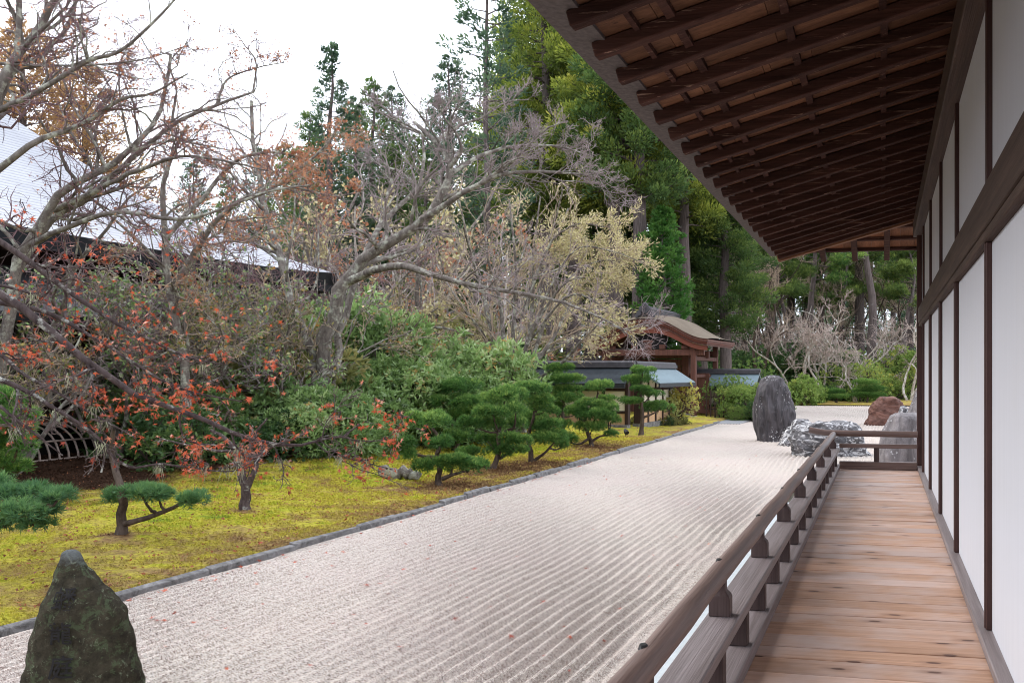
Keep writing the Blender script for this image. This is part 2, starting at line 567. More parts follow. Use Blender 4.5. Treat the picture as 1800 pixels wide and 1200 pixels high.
def stelemat():
    t = NT('mossy_stele_stone')
    v = t.pos()
    n1 = t.noise(v, 14, 7, .7)
    c = t.ramp(n1, [(.3, (.032, .027, .018)), (.7, (.12, .10, .065))])
    n2 = t.noise(v, 8.5, 9, .78, .5)
    c = t.mix(t.ramp(n2, [(.52, 0), (.58, .8)]), c, (.13, .165, .085))
    n3 = t.noise(v, 15, 9, .8, .8)
    c = t.mix(t.ramp(n3, [(.575, 0), (.62, .9)]), c, (.30, .34, .22))
    s = t.n('SeparateXYZ', 2, Vector=t.n('TexCoord', 3))
    top = t.math('ADD', s, t.math('MULTIPLY', n2, .25))
    c = t.mix(t.ramp(top, [(.96 + .18, 0), (1.0, .0)]) if False else t.ramp(t.math('SUBTRACT', top, .2), [(.93, 0), (1.0, .8)]), c, (.26, .28, .28))
    return t.done(c, .9, t.math('ADD', n1, t.math('MULTIPLY', n3, 1.4)), 1.0, .06, spec=.15)


M['stele'] = stelemat()


# ================================================================== GROUND
gb = MB()
gb.add([(-700, -300, -.06), (700, -300, -.06), (700, 900, -.06), (-700, 900, -.06)], [(0, 1, 2, 3)])
tag(gb.build('ground', M['earth']), kind='structure')


def gridmesh(xs, ys, zf):
    Xg, Yg = np.meshgrid(xs, ys, indexing='ij')
    Z = zf(Xg, Yg)
    v = np.stack([Xg, Yg, Z], -1).reshape(-1, 3)
    nx, ny = len(xs), len(ys)
    i = (np.arange(nx - 1)[:, None] * ny + np.arange(ny - 1)[None]).ravel()
    f = np.stack([i, i + ny, i + ny + 1, i + 1], -1)
    return v, f


def sandz(X, Y):
    x = X + .16 * np.sin(Y * .21 + .9) + .05 * np.sin(Y * .62 + X * .35) + .012 * np.sin(Y * 2.3 + X * 1.7) + .006 * np.sin(Y * 6.1 - X * 5)
    wv = np.sin(x * 2 * pi / .135)
    amp = .027 * (.75 + .35 * np.sin(X * 1.3 + Y * .7))
    amp = amp * np.clip((-1.95 - X) / .25, 0, 1) if X.max() < 0 else amp
    return amp * wv + .004 * np.sin(X * 31 + Y * 17) * np.sin(Y * 23)


def ys_var(a, b, near, far):
    y, out = a, []
    while y < b:
        out.append(y)
        y += near + (far - near) * min(1, (y - a) / 40)
    out.append(b)
    return np.array(out)


gb = MB()
v, f = gridmesh(np.arange(-7.40, -1.74, .0225), ys_var(-2, 18, .12, .2), sandz)
gb.add(v, f)
v, f = gridmesh(np.arange(-7.40, 26, .0338), ys_var(18, 66.4, .3, .9), sandz)
gb.add(v, f)
tag(gb.build('raked_gravel', M['gravel'], smooth=True), kind='structure')
gb = MB()
v, f = gridmesh(np.concatenate([np.arange(-26, -7.60, .09), [-7.60, -7.56, -7.52, -7.48, -7.44, -7.42]]), ys_var(1.5, 74, .09, .5),
                lambda X, Y: terrain(X, Y) + (.014 * np.sin(X * 9 + 2 * np.sin(Y * 4)) * np.sin(Y * 8.3 + X * 2) + .02 * np.sin(X * 3.1 + 1.5 * np.sin(Y * 1.7)) * np.sin(Y * 3.7 - X)) * np.clip((-7.5 - X) * 3, 0, 1))
gb.add(v, f)
v, f = gridmesh(np.arange(-7.44, 40, .5), np.arange(66.4, 74.5, .5), lambda X, Y: .08 + .12 * np.clip((Y - 66.4) / 3, 0, 1) + .06 * np.sin(X * .7) * np.clip((Y - 66.4), 0, 1))
gb.add(v, f)
tag(gb.build('moss_ground', M['moss'], smooth=True), kind='structure')
# kerb of long stones
kb = MB()
y = -1.0
rk = np.random.default_rng(3)
while y < 41.2:
    L = rk.uniform(.9, 1.6)
    j = rk.normal(0, .012, 4)
    h = .09 + j[2]
    kb.hexa([(-7.47, y, -.05), (-7.45 + j[3] * .3, y, h + .012), (-7.47, y + L, -.05), (-7.45, y + L, h + j[3]), (-7.345 + j[0], y, -.05), (-7.36 + j[0], y, h - .012),
             (-7.345 + j[1], y + L - .02, -.05), (-7.36 + j[1], y + L - .02, h - .02)], rk.uniform())
    y += L
kerb = bevel(kb.build('kerb', M['stone']), .012, 2)
tag(kerb, kind='structure')
gb = MB()
gb.box(-1.74, 3.0, -2, 15.9, -.04, .035)
for k in range(14):
    gb.box(-1.76, -1.70, -2 + k * 1.26, -2 + k * 1.26 + 1.245, -.04, .075)
tag(bevel(gb.build('stone_path', M['gutter']), .006), kind='structure')
gb = MB()
gb.box(-9.6, -6.3, 40.9, 47.0, -.03, .06)
tag(bevel(gb.build('gate_pavement', M['slab']), .02), kind='structure')

# ================================================================== TEMPLE HALL (right)
DK = .75
hall = thing('temple_hall', (.6, 8, 0), 'long wooden temple hall with white wall panels, deep raftered eave and a boarded railed veranda', 'temple building')
rh = np.random.default_rng(11)
# veranda floor: boards laid across
d_ = MB()
y = 1.2
while y < 14.85:
    w = rh.uniform(.19, .27)
    w = min(w, 14.85 - y)
    zz = rh.normal(0, .0012)
    d_.box(-.78, .535, y, y + w - .009, DK - .045, DK + zz, rh.uniform())
    y += w
x = -.76
while x < .5:
    d_.box(x, x + .316, 14.852, 15.12, DK - .045, DK + rh.normal(0, .001), rh.uniform())
    x += .32
bevel(d_.build('deck', M['deck'], hall), .0025)
d_ = MB()
d_.box(-.77, -.69, 1, 15.1, DK - .25, DK - .047)
for k in range(8):
    d_.box(-.76, -.66, 1.2 + k * 1.95, 1.31 + k * 1.95, 0, DK - .25)
d_.build('deck_frame', M['railz'], hall)
d_ = MB()
d_.box(.53, .615, .5, 15.04, DK + .002, DK + .055)
bevel(d_.build('sill', M['ledge'], hall), .005)
YS = [1.4, 3.4, 5.45, 7.75, 9.85, 11.95, 14.0, 14.99]
for y in YS[:-1]:
    s = MB()
    s.box(.572, .66, y - .045, y + .045, DK + .056, 2.998)
    s.box(.566, .64, y - .012, y + .012, DK + .057, 2.997)
    bevel(s.build('post', M['stud'], hall), .004)
    s = MB()
    s.box(.575, .66, y - .042, y + .042, 3.302, 4.448)
    bevel(s.build('upper_post', M['stud'], hall), .004)
s = MB()
s.box(.53, .70, 14.93, 15.08, DK, 4.46)
bevel(s.build('corner_post', M['stud'], hall), .005)
for a, b in zip(YS[:-1], YS[1:]):
    e = .075 if b == YS[-1] else .047
    s = MB()
    s.box(.604, .66, a + .047, b - e, DK + .057, 2.997)
    s.build('wall_panel', M['plaster'], hall)
    s = MB()
    s.box(.606, .66, a + .047, b - e, 3.303, 4.447)
    s.build('upper_wall_panel', M['plaster'], hall)
s = MB()
s.box(.545, .66, .5, 15.02, 3.06, 3.30)
s.box(.555, .66, .5, 15.015, 3.0, 3.058)
bevel(s.build('lintel_beam', M['beam'], hall), .012, 2)
s = MB()
s.box(.475, .66, .5, 15.14, 4.45, 4.70)
bevel(s.build('eave_beam', M['beam'], hall), .012, 2)
s = MB()
s.box(.662, 9.5, -3, 15.0, 0, 5.2)
s.build('wall', M['plaster'], hall)
# eave
XO, ZO, SL = -1.655, 4.12, .272


def rz_(x):
    return ZO + (x - XO) * SL


for k in range(26):
    y = 14.85 - .482 * k
    r = MB()
    a = rh.uniform()
    r.beam((XO + rh.normal(0, .006), y, rz_(XO)), (.62, y, rz_(.62)), .086, .09, a)
    bevel(r.build('rafter', M['rafter'], hall), .007)
r = MB()
r.beam((XO - .02, 14.99, rz_(XO) - .03), (.47, 14.99, rz_(.47) - .03), .13, .17, .9)
bevel(r.build('end_rafter', M['board'], hall), .008)
# roof boards: strips between rafters, butted
r = MB()
zt = .091
for k in range(27):
    y1 = 14.85 - .482 * k
    y0 = y1 - .482
    xs = [-1.64, -1.28] + list(np.sort(rh.uniform(-1.0, .4, 3))) + [.62]
    for xa, xb in zip(xs[:-1], xs[1:]):
        lift = rh.uniform(.05, .056)
        v = [(x_, y_, rz_(x_) + zt - .046 + lift + k_ * .02) for x_ in (xa, xb - .004) for y_ in (y0 + .002, y1 - .002) for k_ in (0, 1)]
        r.hexa(v, rh.uniform())
r.build('roof_boarding', M['board'], hall)
for xb in (-1.42, -1.22, -.62, -.02):
    r = MB()
    for k in range(27):
        y1 = 14.85 - .482 * k
        jit = rh.normal(0, .006)
        wdt = .05 if xb > -1.3 else .03
        v = [(x_ + jit, y_, rz_(x_) + zt - .03 + k_ * .034) for x_ in (xb, xb + wdt) for y_ in (y1 - .482 + .055, y1 - .055) for k_ in (0, 1)]
        r.hexa(v, rh.uniform())
    r.build('batten', M['rafter'], hall)
r = MB()
zs = rz_(XO) + zt - .01
r.hexa([(-1.845, 0, zs + .03), (-1.857, 0, zs + .16), (-1.845, 15.35, zs + .03), (-1.857, 15.35, zs + .16),
        (-1.60, 0, zs + .012), (-1.60, 0, zs + .2), (-1.60, 15.15, zs + .012), (-1.60, 15.15, zs + .2)])
r.hexa([(-1.87, 0, zs + .085), (-1.87, 0, zs + .20), (-1.87, 15.37, zs + .085), (-1.87, 15.37, zs + .20),
        (-1.858, 0, zs + .085), (-1.858, 0, zs + .20), (-1.858, 15.37, zs + .085), (-1.858, 15.37, zs + .20)])
r.build('eave_edge', M['edge'], hall)
r = MB()
r.hexa([(-1.9, -3, zs + .21), (-1.9, -3, zs + .4), (-1.9, 15.37, zs + .21), (-1.9, 15.37, zs + .4),
        (7, -3, zs + 3.6), (7, -3, zs + 3.9), (7, 15.37, zs + 3.6), (7, 15.37, zs + 3.9)])
r.build('roof', M['gateroof'], hall)
# lower eave round the far corner
def ez(y):
    return 4.86 - (y - 15.0) * .2


for xr in (-1.07, -.5, .07, .66, 1.25):
    r = MB()
    r.beam((xr, 15.06, ez(15.06) - .11), (xr, 17.1, ez(17.1) - .11), .1, .105, rh.uniform())
    bevel(r.build('end_eave_rafter', M['rafter'], hall), .006)
r = MB()
x = -1.45
while x < 3:
    r.hexa([(x_, y_, ez(y_) + .055 + k_ * .02) for x_ in (x, x + .245) for y_ in (15.06, 16.95) for k_ in (0, 1)], rh.uniform())
    x += .25
r.build('end_eave_boarding', M['boardy'], hall)
for yy in (15.7, 16.3, 16.85):
    r = MB()
    r.hexa([(x_, y_, ez(y_) + .0 + k_ * .054) for x_ in (-1.45, 3) for y_ in (yy, yy + .06) for k_ in (0, 1)], rh.uniform())
    r.build('end_eave_batten', M['rafter'], hall)
r = MB()
r.hexa([(x_, y_, ez(y_) + .08 + k_ * .2) for x_ in (-1.6, 3) for y_ in (15.38, 17.05) for k_ in (0, 1)])
r.build('end_eave_roof', M['edge'], hall)

# railing
rail = bpy.data.objects.new('railing', None)
COL.objects.link(rail)
rail.parent = hall
BASE['railing'] = BASE[hall.name]
ZR = 1.29
pts = [(-.775 + .004 * sin(k * 1.7), 14.98 - k * .5, ZR + .003 * sin(k * 2.3)) for k in range(28)]
s = MB()
s.tubes(pts, [.05 + .0015 * sin(k * 3.1) for k in range(28)], 20, cap=True)
s.build('top_rail', M['rail'], rail, smooth=True)
s = MB()
ex = [(-1.16, 14.80, ZR + .075), (-1.02, 14.80, ZR + .045), (-.9, 14.80, ZR + .03), (-.75, 14.80, ZR + .024), (-.3, 14.8, ZR + .022), (.2, 14.8, ZR + .02), (.535, 14.8, ZR + .02)]
s.tubes(ex, [.05] * 7, 20, cap=True)
s.build('end_top_rail', M['railx'], rail, smooth=True)
s = MB()
s.box(-.845, -.68, 1, 14.9, 1.02, 1.08)
bevel(s.build('middle_plank', M['ledge'], rail), .006)
s = MB()
s.box(-.68, .53, 14.76, 14.85, 1.085, 1.15)
bevel(s.build('end_middle_rail', M['railx'], rail), .006)
s = MB()
s.box(-.90, -.665, 1, 14.68, DK + .003, DK + .085)
bevel(s.build('bottom_beam', M['ledge'], rail), .006)
s = MB()
s.box(-.68, .528, 14.72, 14.86, DK + .004, DK + .12)
bevel(s.build('end_bottom_beam', M['railx'], rail), .006)
s = MB()
s.box(-.14, -.06, 14.75, 14.85, DK + .122, 1.083)
bevel(s.build('end_post', M['railz'], rail), .004)
for k in range(9):
    y = 14.62 - 1.46 * k
    s = MB()
    prof = [(.052, 1.081), (.052, 1.165), (.047, 1.18), (.03, 1.2), (.027, 1.215), (.027, 1.25), (.034, 1.275)]
    v = []
    for hw, z in prof:
        dy = .042 if hw > .04 else .03
        v += [(-.775 - hw, y - dy, z), (-.775 + hw, y - dy, z), (-.775 + hw, y + dy, z), (-.775 - hw, y + dy, z)]
    f = [(4 * i + j, 4 * i + (j + 1) % 4, 4 * i + 4 + (j + 1) % 4, 4 * i + 4 + j) for i in range(len(prof) - 1) for j in range(4)]
    s.add(v, f + [(0, 3, 2, 1)], rh.uniform())
    bevel(s.build('strut', M['railz'], rail), .003)
    s = MB()
    c = np.array((-.775 - .018, y + .05, ZR + .0475))
    an = np.arange(12) * 2 * pi / 12
    ring = [(c[0] + .017 * cos(q), c[1] + .026 * sin(q), c[2] - .006 + .006 * cos(q)) for q in an]
    top = [(c[0] + .011 * cos(q), c[1] + .018 * sin(q), c[2] + .005) for q in an]
    s.add(ring + top, [(i, (i + 1) % 12, 12 + (i + 1) % 12, 12 + i) for i in range(12)])
    s.add(top, [list(range(12))])
    s.build('nail_cap', M['iron'], rail)
for k in range(19):
    y = 14.62 - .365 - .73 * k
    if y < 1.2:
        break
    s = MB()
    s.box(-.795, -.692, y - .042, y + .042, DK + .087, 1.018, rh.uniform())
    bevel(s.build('post', M['railz'], rail), .003)

# ================================================================== ROCKS
def rock(name, label, rows, d, thick, mat, rough=.06, seed=1, ridge=.5, cat='rock', sub=70, group=None, stretch=1.0, sharp=1.6):
    """a boulder: rows of (py, left px, right px) seen at depth d, top to bottom, real thickness behind"""
    rows = sorted(rows)
    zs = np.array([CAMZ + (PY - r[0]) / F * d for r in rows])[::-1]
    xl = np.array([(r[1] - PX) / F * d for r in rows])[::-1]
    xr = np.array([(r[2] - PX) / F * d for r in rows])[::-1]
    nz, na = sub, int(sub * 1.3)
    z = np.linspace(zs[0] - .12, zs[-1], nz)
    L = np.interp(z, zs, xl)
    R = np.interp(z, zs, xr)
    v = []
    hmax = (xr - xl).max() / 2
    for i in range(nz):
        c, h = (L[i] + R[i]) / 2, (R[i] - L[i]) / 2
        for k in range(na):
            a = 2 * pi * k / na
            ca, sa = cos(a), sin(a)
            ex = 2 / 2.6
            u = h * math.copysign(abs(ca) ** ex, ca)
            w = thick * (h * .6 + hmax * .4 * min(1, h / hmax * 2)) * math.copysign(abs(sa) ** ex, sa)
            p = cw(c + u, d + w, z[i])
            q = Vector((p[0] * 1.0, p[1] * 1.0, p[2] * stretch)) + Vector((seed * 7.3, 0, seed * 3.1))
            n = mnoise.fractal(q * (1.1 / max(hmax, .3)) * 1.2, 1.0, 2.0, 5)
            n2 = 1 - abs(mnoise.noise(q * (3.2 / max(hmax, .3)))) * 2
            dsp = rough * hmax * (n * sharp + ridge * (n2 - .3))
            nx = cw(ca, sa, 0) - cw(0, 0, 0)
            fade = min(1, h / (hmax * .25))
            v.append(p + np.array(nx) * dsp * fade + np.array((0, 0, dsp * .3 * fade)))
    mb = MB()
    f = [(i * na + k, i * na + (k + 1) % na, (i + 1) * na + (k + 1) % na, (i + 1) * na + k) for i in range(nz - 1) for k in range(na)]
    mb.add(v, f)
    mb.add(v[-na:], [list(range(na))])
    base = cw((xl[0] + xr[0]) / 2, d, 0)
    BASE['_tmp'] = base

    class Q:
        name = '_tmp'
    vv = np.concatenate(mb.v) - base
    mb.v = [vv]
    mb.a = [np.concatenate(mb.a)]
    o = mb.build(name, mat, None, smooth=True)
    o.location = tuple(base)
    return tag(o, label, cat, group)


ROCKG = 'rocks standing in the raked gravel'
rock('standing_rock', 'tall dark upright rock speckled with white, left of the veranda railing', [(659, 1352, 1361), (661, 1346, 1370), (666, 1341, 1376), (676, 1336, 1382), (690, 1332, 1387), (705, 1330, 1388), (715, 1330, 1391), (735, 1331, 1396), (750, 1332, 1394), (758, 1333, 1386), (765, 1334, 1379), (774, 1336, 1374)], 31.0, .75, M['rock_dark'], .10, 1, 1.1, group=ROCKG, stretch=.4)
rock('standing_rock_shoulder', 'narrow slab of rock leaning against the left side of the tall standing rock', [(698, 1330, 1340), (704, 1325, 1343), (716, 1322, 1343), (745, 1324, 1343), (768, 1330, 1348)], 31.3, .9, M['rock_dark'], .08, 4, .6, group=ROCKG, sub=44, stretch=.4)
rock('low_rock', 'small dark hump of rock between the tall standing rock and the white flat rock', [(737, 1403, 1417), (742, 1398, 1426), (750, 1391, 1436), (760, 1380, 1440), (770, 1371, 1442), (781, 1368, 1442)], 29.3, .8, M['rock_pale'], .10, 6, .8, group=ROCKG, sub=56)
rock('flat_rock', 'broad low black and white rock behind the corner of the railing', [(741, 1436, 1490), (745, 1420, 1498), (750, 1406, 1502), (757, 1398, 1508), (768, 1395, 1517), (780, 1394, 1523), (790, 1394, 1525), (800, 1395, 1524)], 25.8, .7, M['rock_pale'], .10, 9, 1.0, group=ROCKG, sub=80)
rock('red_rock', 'rust brown rounded rock on the gravel behind the end railing', [(697, 1549, 1572), (701, 1542, 1580), (708, 1535, 1584), (718, 1531, 1587), (730, 1528, 1589), (738, 1525, 1589), (746, 1523, 1588)], 41.0, .8, M['rock_red'], .09, 12, .9, group=ROCKG, sub=60)
rock('end_rock', 'large grey streaked boulder directly behind the end railing beside the corner post', [(726, 1574, 1612), (731, 1568, 1632), (738, 1564, 1648), (750, 1559, 1656), (770, 1551, 1664), (790, 1547, 1668), (816, 1545, 1670)], 23.2, .7, M['rock_grey'], .06, 15, .6, group=ROCKG, sub=70, stretch=.5)
rock('tall_grey_rock', 'tall pointed grey rock half hidden by the hall corner', [(660, 1626, 1640), (672, 1619, 1648), (690, 1611, 1656), (705, 1606, 1662), (725, 1598, 1668), (744, 1592, 1672)], 38.0, .7, M['rock_grey'], .07, 17, .8, group=ROCKG, sub=60, stretch=.5)
rock('white_stone', 'small whitish stone between the red rock and the grey boulders', [(713, 1583, 1590), (718, 1581, 1596), (724, 1580, 1600), (736, 1579, 1602)], 39.4, .8, M['rock_pale'], .1, 20, .6, group=ROCKG, sub=36)

# inscribed stele in the left foreground
SD = 6.0
stele = rock('stele', 'mossy dark pointed stone with carved characters at the lower left', [(966, 118, 132), (970, 112, 138), (980, 107, 146), (1000, 98, 160), (1030, 89, 178), (1058, 81, 206), (1068, 78, 215), (1100, 68, 224), (1150, 55, 233), (1185, 47, 242), (1230, 36, 248), (1264, 30, 252)], SD, .45, M['stele'], .036, 23, .6, 'stone monument', 150)
SM = stele.data
bvh = BVHTree.FromPolygons([tuple(vv.co) for vv in SM.vertices], [tuple(p.vertices) for p in SM.polygons])
for ch, cpx, cpy, size in (('蟠', 139, 1046, .145), ('龍', 138, 1103, .15), ('庭', 141, 1160, .15)):
    cu = bpy.data.curves.new('t', 'FONT')
    cu.body = ch
    cu.size = size
    cu.align_x = 'CENTER'
    cu.align_y = 'CENTER'
    cu.offset = .0015
    to = bpy.data.objects.new('t', cu)
    COL.objects.link(to)
    bpy.context.view_layer.update()
    dg = bpy.context.evaluated_depsgraph_get()
    me = bpy.data.meshes.new_from_object(to.evaluated_get(dg))
    bpy.data.objects.remove(to)
    bm = bmesh.new()
    bm.from_mesh(me)
    bmesh.ops.triangulate(bm, faces=bm.faces)
    for _ in range(2):
        bmesh.ops.subdivide_edges(bm, edges=[e for e in bm.edges if e.calc_length() > .012], cuts=1)
    bmesh.ops.triangulate(bm, faces=bm.faces)
    c0 = P(cpx, cpy, SD)
    for vv in bm.verts:
        w = np.array(c0) + (cw(vv.co.x, -1.2, 0) - cw(0, 0, 0)) + np.array((0, 0, vv.co.y))
        w = w - np.array(stele.location)
        dr = Vector(cw(0, 1, 0) - cw(0, 0, 0))
        hit = bvh.ray_cast(Vector(w), dr, 4)
        vv.co = (hit[0] - dr * .016) if hit[0] is not None else Vector(w)
    bm.to_mesh(me)
    bm.free()
    me.name = 'inscription'
    me.materials.clear()
    me.materials.append(M['black'])
    io = bpy.data.objects.new('inscription', me)
    COL.objects.link(io)
    io.parent = stele

# ================================================================== LEFT BUILDING
lb = thing('temple_kitchen', (-24, 20, 0), 'large temple building at the left under a broad pale grey shingled hip roof', 'temple building')
EX, EY, EZ = -18.8, 29.1, 5.52


def lr(p):
    return .377 * p + .044 * p * p


mb = MB()
ps = np.linspace(0, 8.5, 26)
tl = np.linspace(0, 1, 30)
for side in (0, 1):
    v = []
    for p in ps:
        for t in tl:
            up = .27 * max(0, (t - .7) / .3) ** 3 * max(0, 1 - p / 4)
            if side == 0:
                y = -6 + (EY - p + 6) * t
                v.append((EX - p, y, EZ + lr(p) + up))
            else:
                x = EX - p - (20 - p) * (1 - t)
                v.append((x, EY - p, EZ + lr(p) + up))
    n = len(tl)
    f = [(i * n + j, i * n + j + 1, (i + 1) * n + j + 1, (i + 1) * n + j) for i in range(len(ps) - 1) for j in range(n - 1)]
    mb.add(v, f)
mb.build('roof', M['roofslate'], lb, smooth=True)
mb = MB()
tl2 = np.linspace(0, 1, 40)
for (zo, zi, xo) in ((-.03, -.52, .0),):
    v = []
    for t in tl2:
        y = -6 + (EY + 6) * t
        up = .27 * max(0, (t - .7) / .3) ** 3
        v += [(EX + .03, y, EZ + up + .02), (EX - .10, y, EZ + up - .4), (EX - 1.2, y, EZ + up - .25), (EX - 1.2, y, EZ + up + .2)]
    f = [(4 * i + a, 4 * i + (a + 1) % 4, 4 * i + 4 + (a + 1) % 4, 4 * i + 4 + a) for i in range(39) for a in range(4)]
    mb.add(v, f)
mb.box(EX - 20, EX - .1, EY - 1.0, EY + .03, EZ - .4, EZ + .02)
mb.build('eave_edge', M['blackedge'], lb)
for k in range(34):
    y = 6 + k * .68
    s = MB()
    s.beam((EX - .35, y, EZ - .5), (EX - 2.6, y, EZ + .1), .13, .15, .5)
    s.build('rafter', M['darkwood'], lb)
mb = MB()
mb.box(EX - 12, EX - 2.4, -6, EY - 2.4, 0, EZ + .3)
mb.build('wall', M['darkwood'], lb)
# the low corridor in front
co = thing('low_corridor', (-18, 15, .3), 'low dark corridor building with a black shingled lean-to roof behind the left shrubs', 'corridor')
mb = MB()
mb.hexa([(x, y, z) for x, zz in ((-16.4, 3.3), (-20.5, 4.7)) for y in (2, 26.6) for z in (zz, zz + .16)])
mb.build('roof', M['blackedge'], co)
mb = MB()
mb.box(-21, -17.3, 2, 26, .1, 3.4)
mb.build('wall', M['darkwood'], co)
for k in range(9):
    mb = MB()
    mb.box(-17.298, -17.25, 3.2 + 2.6 * k, 4.9 + 2.6 * k, 1.6, 2.7)
    mb.build('shutter', M['cream'] if k % 3 == 1 else M['railz'], co)
mb = MB()
mb.box(-17.2, -16.9, 2, 26, 1.28, 1.42)
mb.build('rail', M['railz'], co)
# curved lattice guard along its foot
lt = thing('bent_bamboo_guard', (-16.4, 13, .45), 'curved bamboo lattice guard along the foot of the dark corridor', 'bamboo guard')
s = MB()
t = np.linspace(0, pi / 2, 8)
for k in range(60):
    y = 6.0 + k * .22
    x0 = -17.15
    pl = [(x0 + .95 * sin(a), y, .42 + .85 * cos(a) ** 0.8 if cos(a) > 0 else .42) for a in t]
    s.tubes(pl, [.022] * 8, 6)
s.build('slat', M['lattice'], lt, smooth=True)
for zf in (.1, .5, .95):
    a = math.acos(min(1, zf))
    s = MB()
    s.tubes([(-17.15 + .97 * sin(a), yy, .42 + .86 * zf ** .8) for yy in (5.9, 12, 19.3)], [.02] * 3, 6)
    s.build('crossbar', M['lattice'], lt, smooth=True)
s = MB()
s.box(-17.15, -17.05, 5.9, 19.3, .4, 1.25)
s.build('backing', M['black'], lt)

# ================================================================== GATE
GD0, GX0, GPH = 45.8, -2.37, radians(16)
gate = thing('temple_gate', cw(GX0, GD0, 0), 'brown wooden temple gate with a curved bark roof at the far end of the gravel', 'gate', rz=TH - GPH)
HW = 3.15
PROF = [(0, 1.0), (.12, .985), (.25, .92), (.38, .78), (.5, .59), (.62, .39), (.74, .22), (.86, .1), (1.0, .04)]


def gz(u):
    return float(np.interp(abs(u) / HW, [p[0] for p in PROF], [p[1] for p in PROF]))


us = np.linspace(-HW, HW, 61)


def karaha(z0, h, y0, y1, th, scale=1.0, dz=0):
    mb = MB()
    v = []
    for u in us:
        z = z0 + h * gz(u) + dz
        v += [(u * scale, y0, z), (u * scale, y0, z + th), (u * scale, y1, z + th), (u * scale, y1, z)]
    n = len(us)
    f = [(4 * i + a, 4 * i + 4 + a, 4 * i + 4 + (a + 1) % 4, 4 * i + (a + 1) % 4) for i in range(n - 1) for a in range(4)]
    f += [(0, 1, 2, 3), (4 * n - 4, 4 * n - 1, 4 * n - 2, 4 * n - 3)]
    return mb.add(v, f)


karaha(3.62, 1.02, -.14, 5.2, .10, 1.0).build('roof_soffit', M['gatewood'], gate, local=True)
karaha(3.72, 1.05, -.22, 5.3, .07, 1.015).build('lower_roof_edge', M['gateedge'], gate, smooth=False, local=True)
karaha(3.792, 1.08, -.3, 5.4, .14, 1.03).build('roof_edge', M['gatewood'], gate, smooth=False, local=True)
mb = MB()
v = []
rows = [(-.36, 0), (-.1, .12), (.5, .22), (2.5, .30), (4.5, .22), (5.46, 0)]
for yy, b in rows:
    for u in us:
        v.append((u * 1.035, yy, 3.94 + 1.1 * gz(u) + b * (1 - (abs(u) / HW) ** 3 * .7)))
n = len(us)
mb.add(v, [(i * n + j, i * n + j + 1, (i + 1) * n + j + 1, (i + 1) * n + j) for i in range(len(rows) - 1) for j in range(n - 1)])
mb.build('roof', M['gateroof'], gate, smooth=True, local=True)
# bargeboard under the curve
mb = MB()
v = []
for u in us:
    z = 3.60 + 1.02 * gz(u)
    w = .30 * (1 - .3 * abs(u) / HW)
    v += [(u, -.06, z - w), (u, -.06, z), (u, .02, z), (u, .02, z - w)]
mb.add(v, [(4 * i + a, 4 * i + 4 + a, 4 * i + 4 + (a + 1) % 4, 4 * i + (a + 1) % 4) for i in range(n - 1) for a in range(4)])
mb.build('bargeboard', M['gateedge'], gate, local=True)
mb = MB()
mb.box(-.16, .16, -.1, 5.2, 5.14, 5.50)
mb.box(-.22, .22, -.16, 5.26, 5.50, 5.56)
mb.tubes([(0, -.18, 5.6), (0, 2.5, 5.6), (0, 5.28, 5.6)], [.085] * 3, 10, cap=True)
for k in range(3):
    mb.box(-.20 - .01 * k, .20 + .01 * k, -.12, 5.22, 5.19 + k * .1, 5.22 + k * .1)
mb.build('ridge', M['tile'], gate, local=True)
mb = MB()
for (x, z, r) in ((-.3, 5.28, .16), (.3, 5.28, .16), (-.17, 5.5, .17), (.17, 5.5, .17), (0, 5.68, .17), (0, 5.42, .2), (-.42, 5.16, .11), (.42, 5.16, .11)):
    mb.tubes([(x, -.34, z), (x, -.26, z), (x, -.16, z)], [r * .7, r, r * .9], 9, cap=True)
mb.build('ridge_ornament', M['tile'], gate, local=True)
for (x, y_, r) in ((-2.35, .35, .13), (2.35, .35, .13), (-1.35, 2.4, .19), (1.35, 2.4, .19), (-2.35, 4.6, .13), (2.35, 4.6, .13)):
    mb = MB()
    mb.box(x - r, x + r, y_ - r, y_ + r, .2, 3.75 if abs(x) > 2 else 3.95)
    bevel(mb.build('post', M['gatewood'], gate, local=True), .02)
    mb = MB()
    mb.tubes([(x, y_, .04), (x, y_, .14), (x, y_, .205)], [r * 2.0, r * 2.0, r * 1.3], 12, cap=True)
    mb.build('post_base', M['slab'], gate, local=True)
for (x0, x1, y0, y1, z0, z1) in ((-2.9, 2.9, .25, .45, 3.2, 3.5), (-2.6, 2.6, 2.28, 2.52, 3.1, 3.45), (-2.5, 2.5, 4.5, 4.7, 3.2, 3.5), (-2.45, -2.25, .49, 4.49, 2.95, 3.15), (2.25, 2.45, .49, 4.49, 2.95, 3.15),
                                 (1.545, 2.6, 2.34, 2.46, 2.15, 2.32), (-2.6, -1.545, 2.34, 2.46, 2.15, 2.32), (-2.2, -2.45, .5, 4.4, 2.1, 2.25), (2.28, 2.42, .5, 4.45, 2.1, 2.25), (-1.15, 1.15, 2.3, 2.5, 2.7, 3.05)):
    mb = MB()
    mb.box(min(x0, x1), max(x0, x1), y0, y1, z0, z1)
    bevel(mb.build('tie_beam', M['gatewood'], gate, local=True), .015)
mb = MB()
mb.box(-.95, .95, .3, .4, 3.52, 4.3)
mb.build('gable_panel', M['black'], gate, local=True)
for (x, z, w, h) in ((0, 3.52, .34, .3), (0, 3.85, .5, .12), (-.75, 3.52, .3, .22), (.75, 3.52, .3, .22), (-1.9, 3.52, .3, .16), (1.9, 3.52, .3, .16)):
    mb = MB()
    mb.box(x - w / 2, x + w / 2, .18, .29, z, z + h)
    mb.build('bracket', M['gatewood'], gate, local=True)
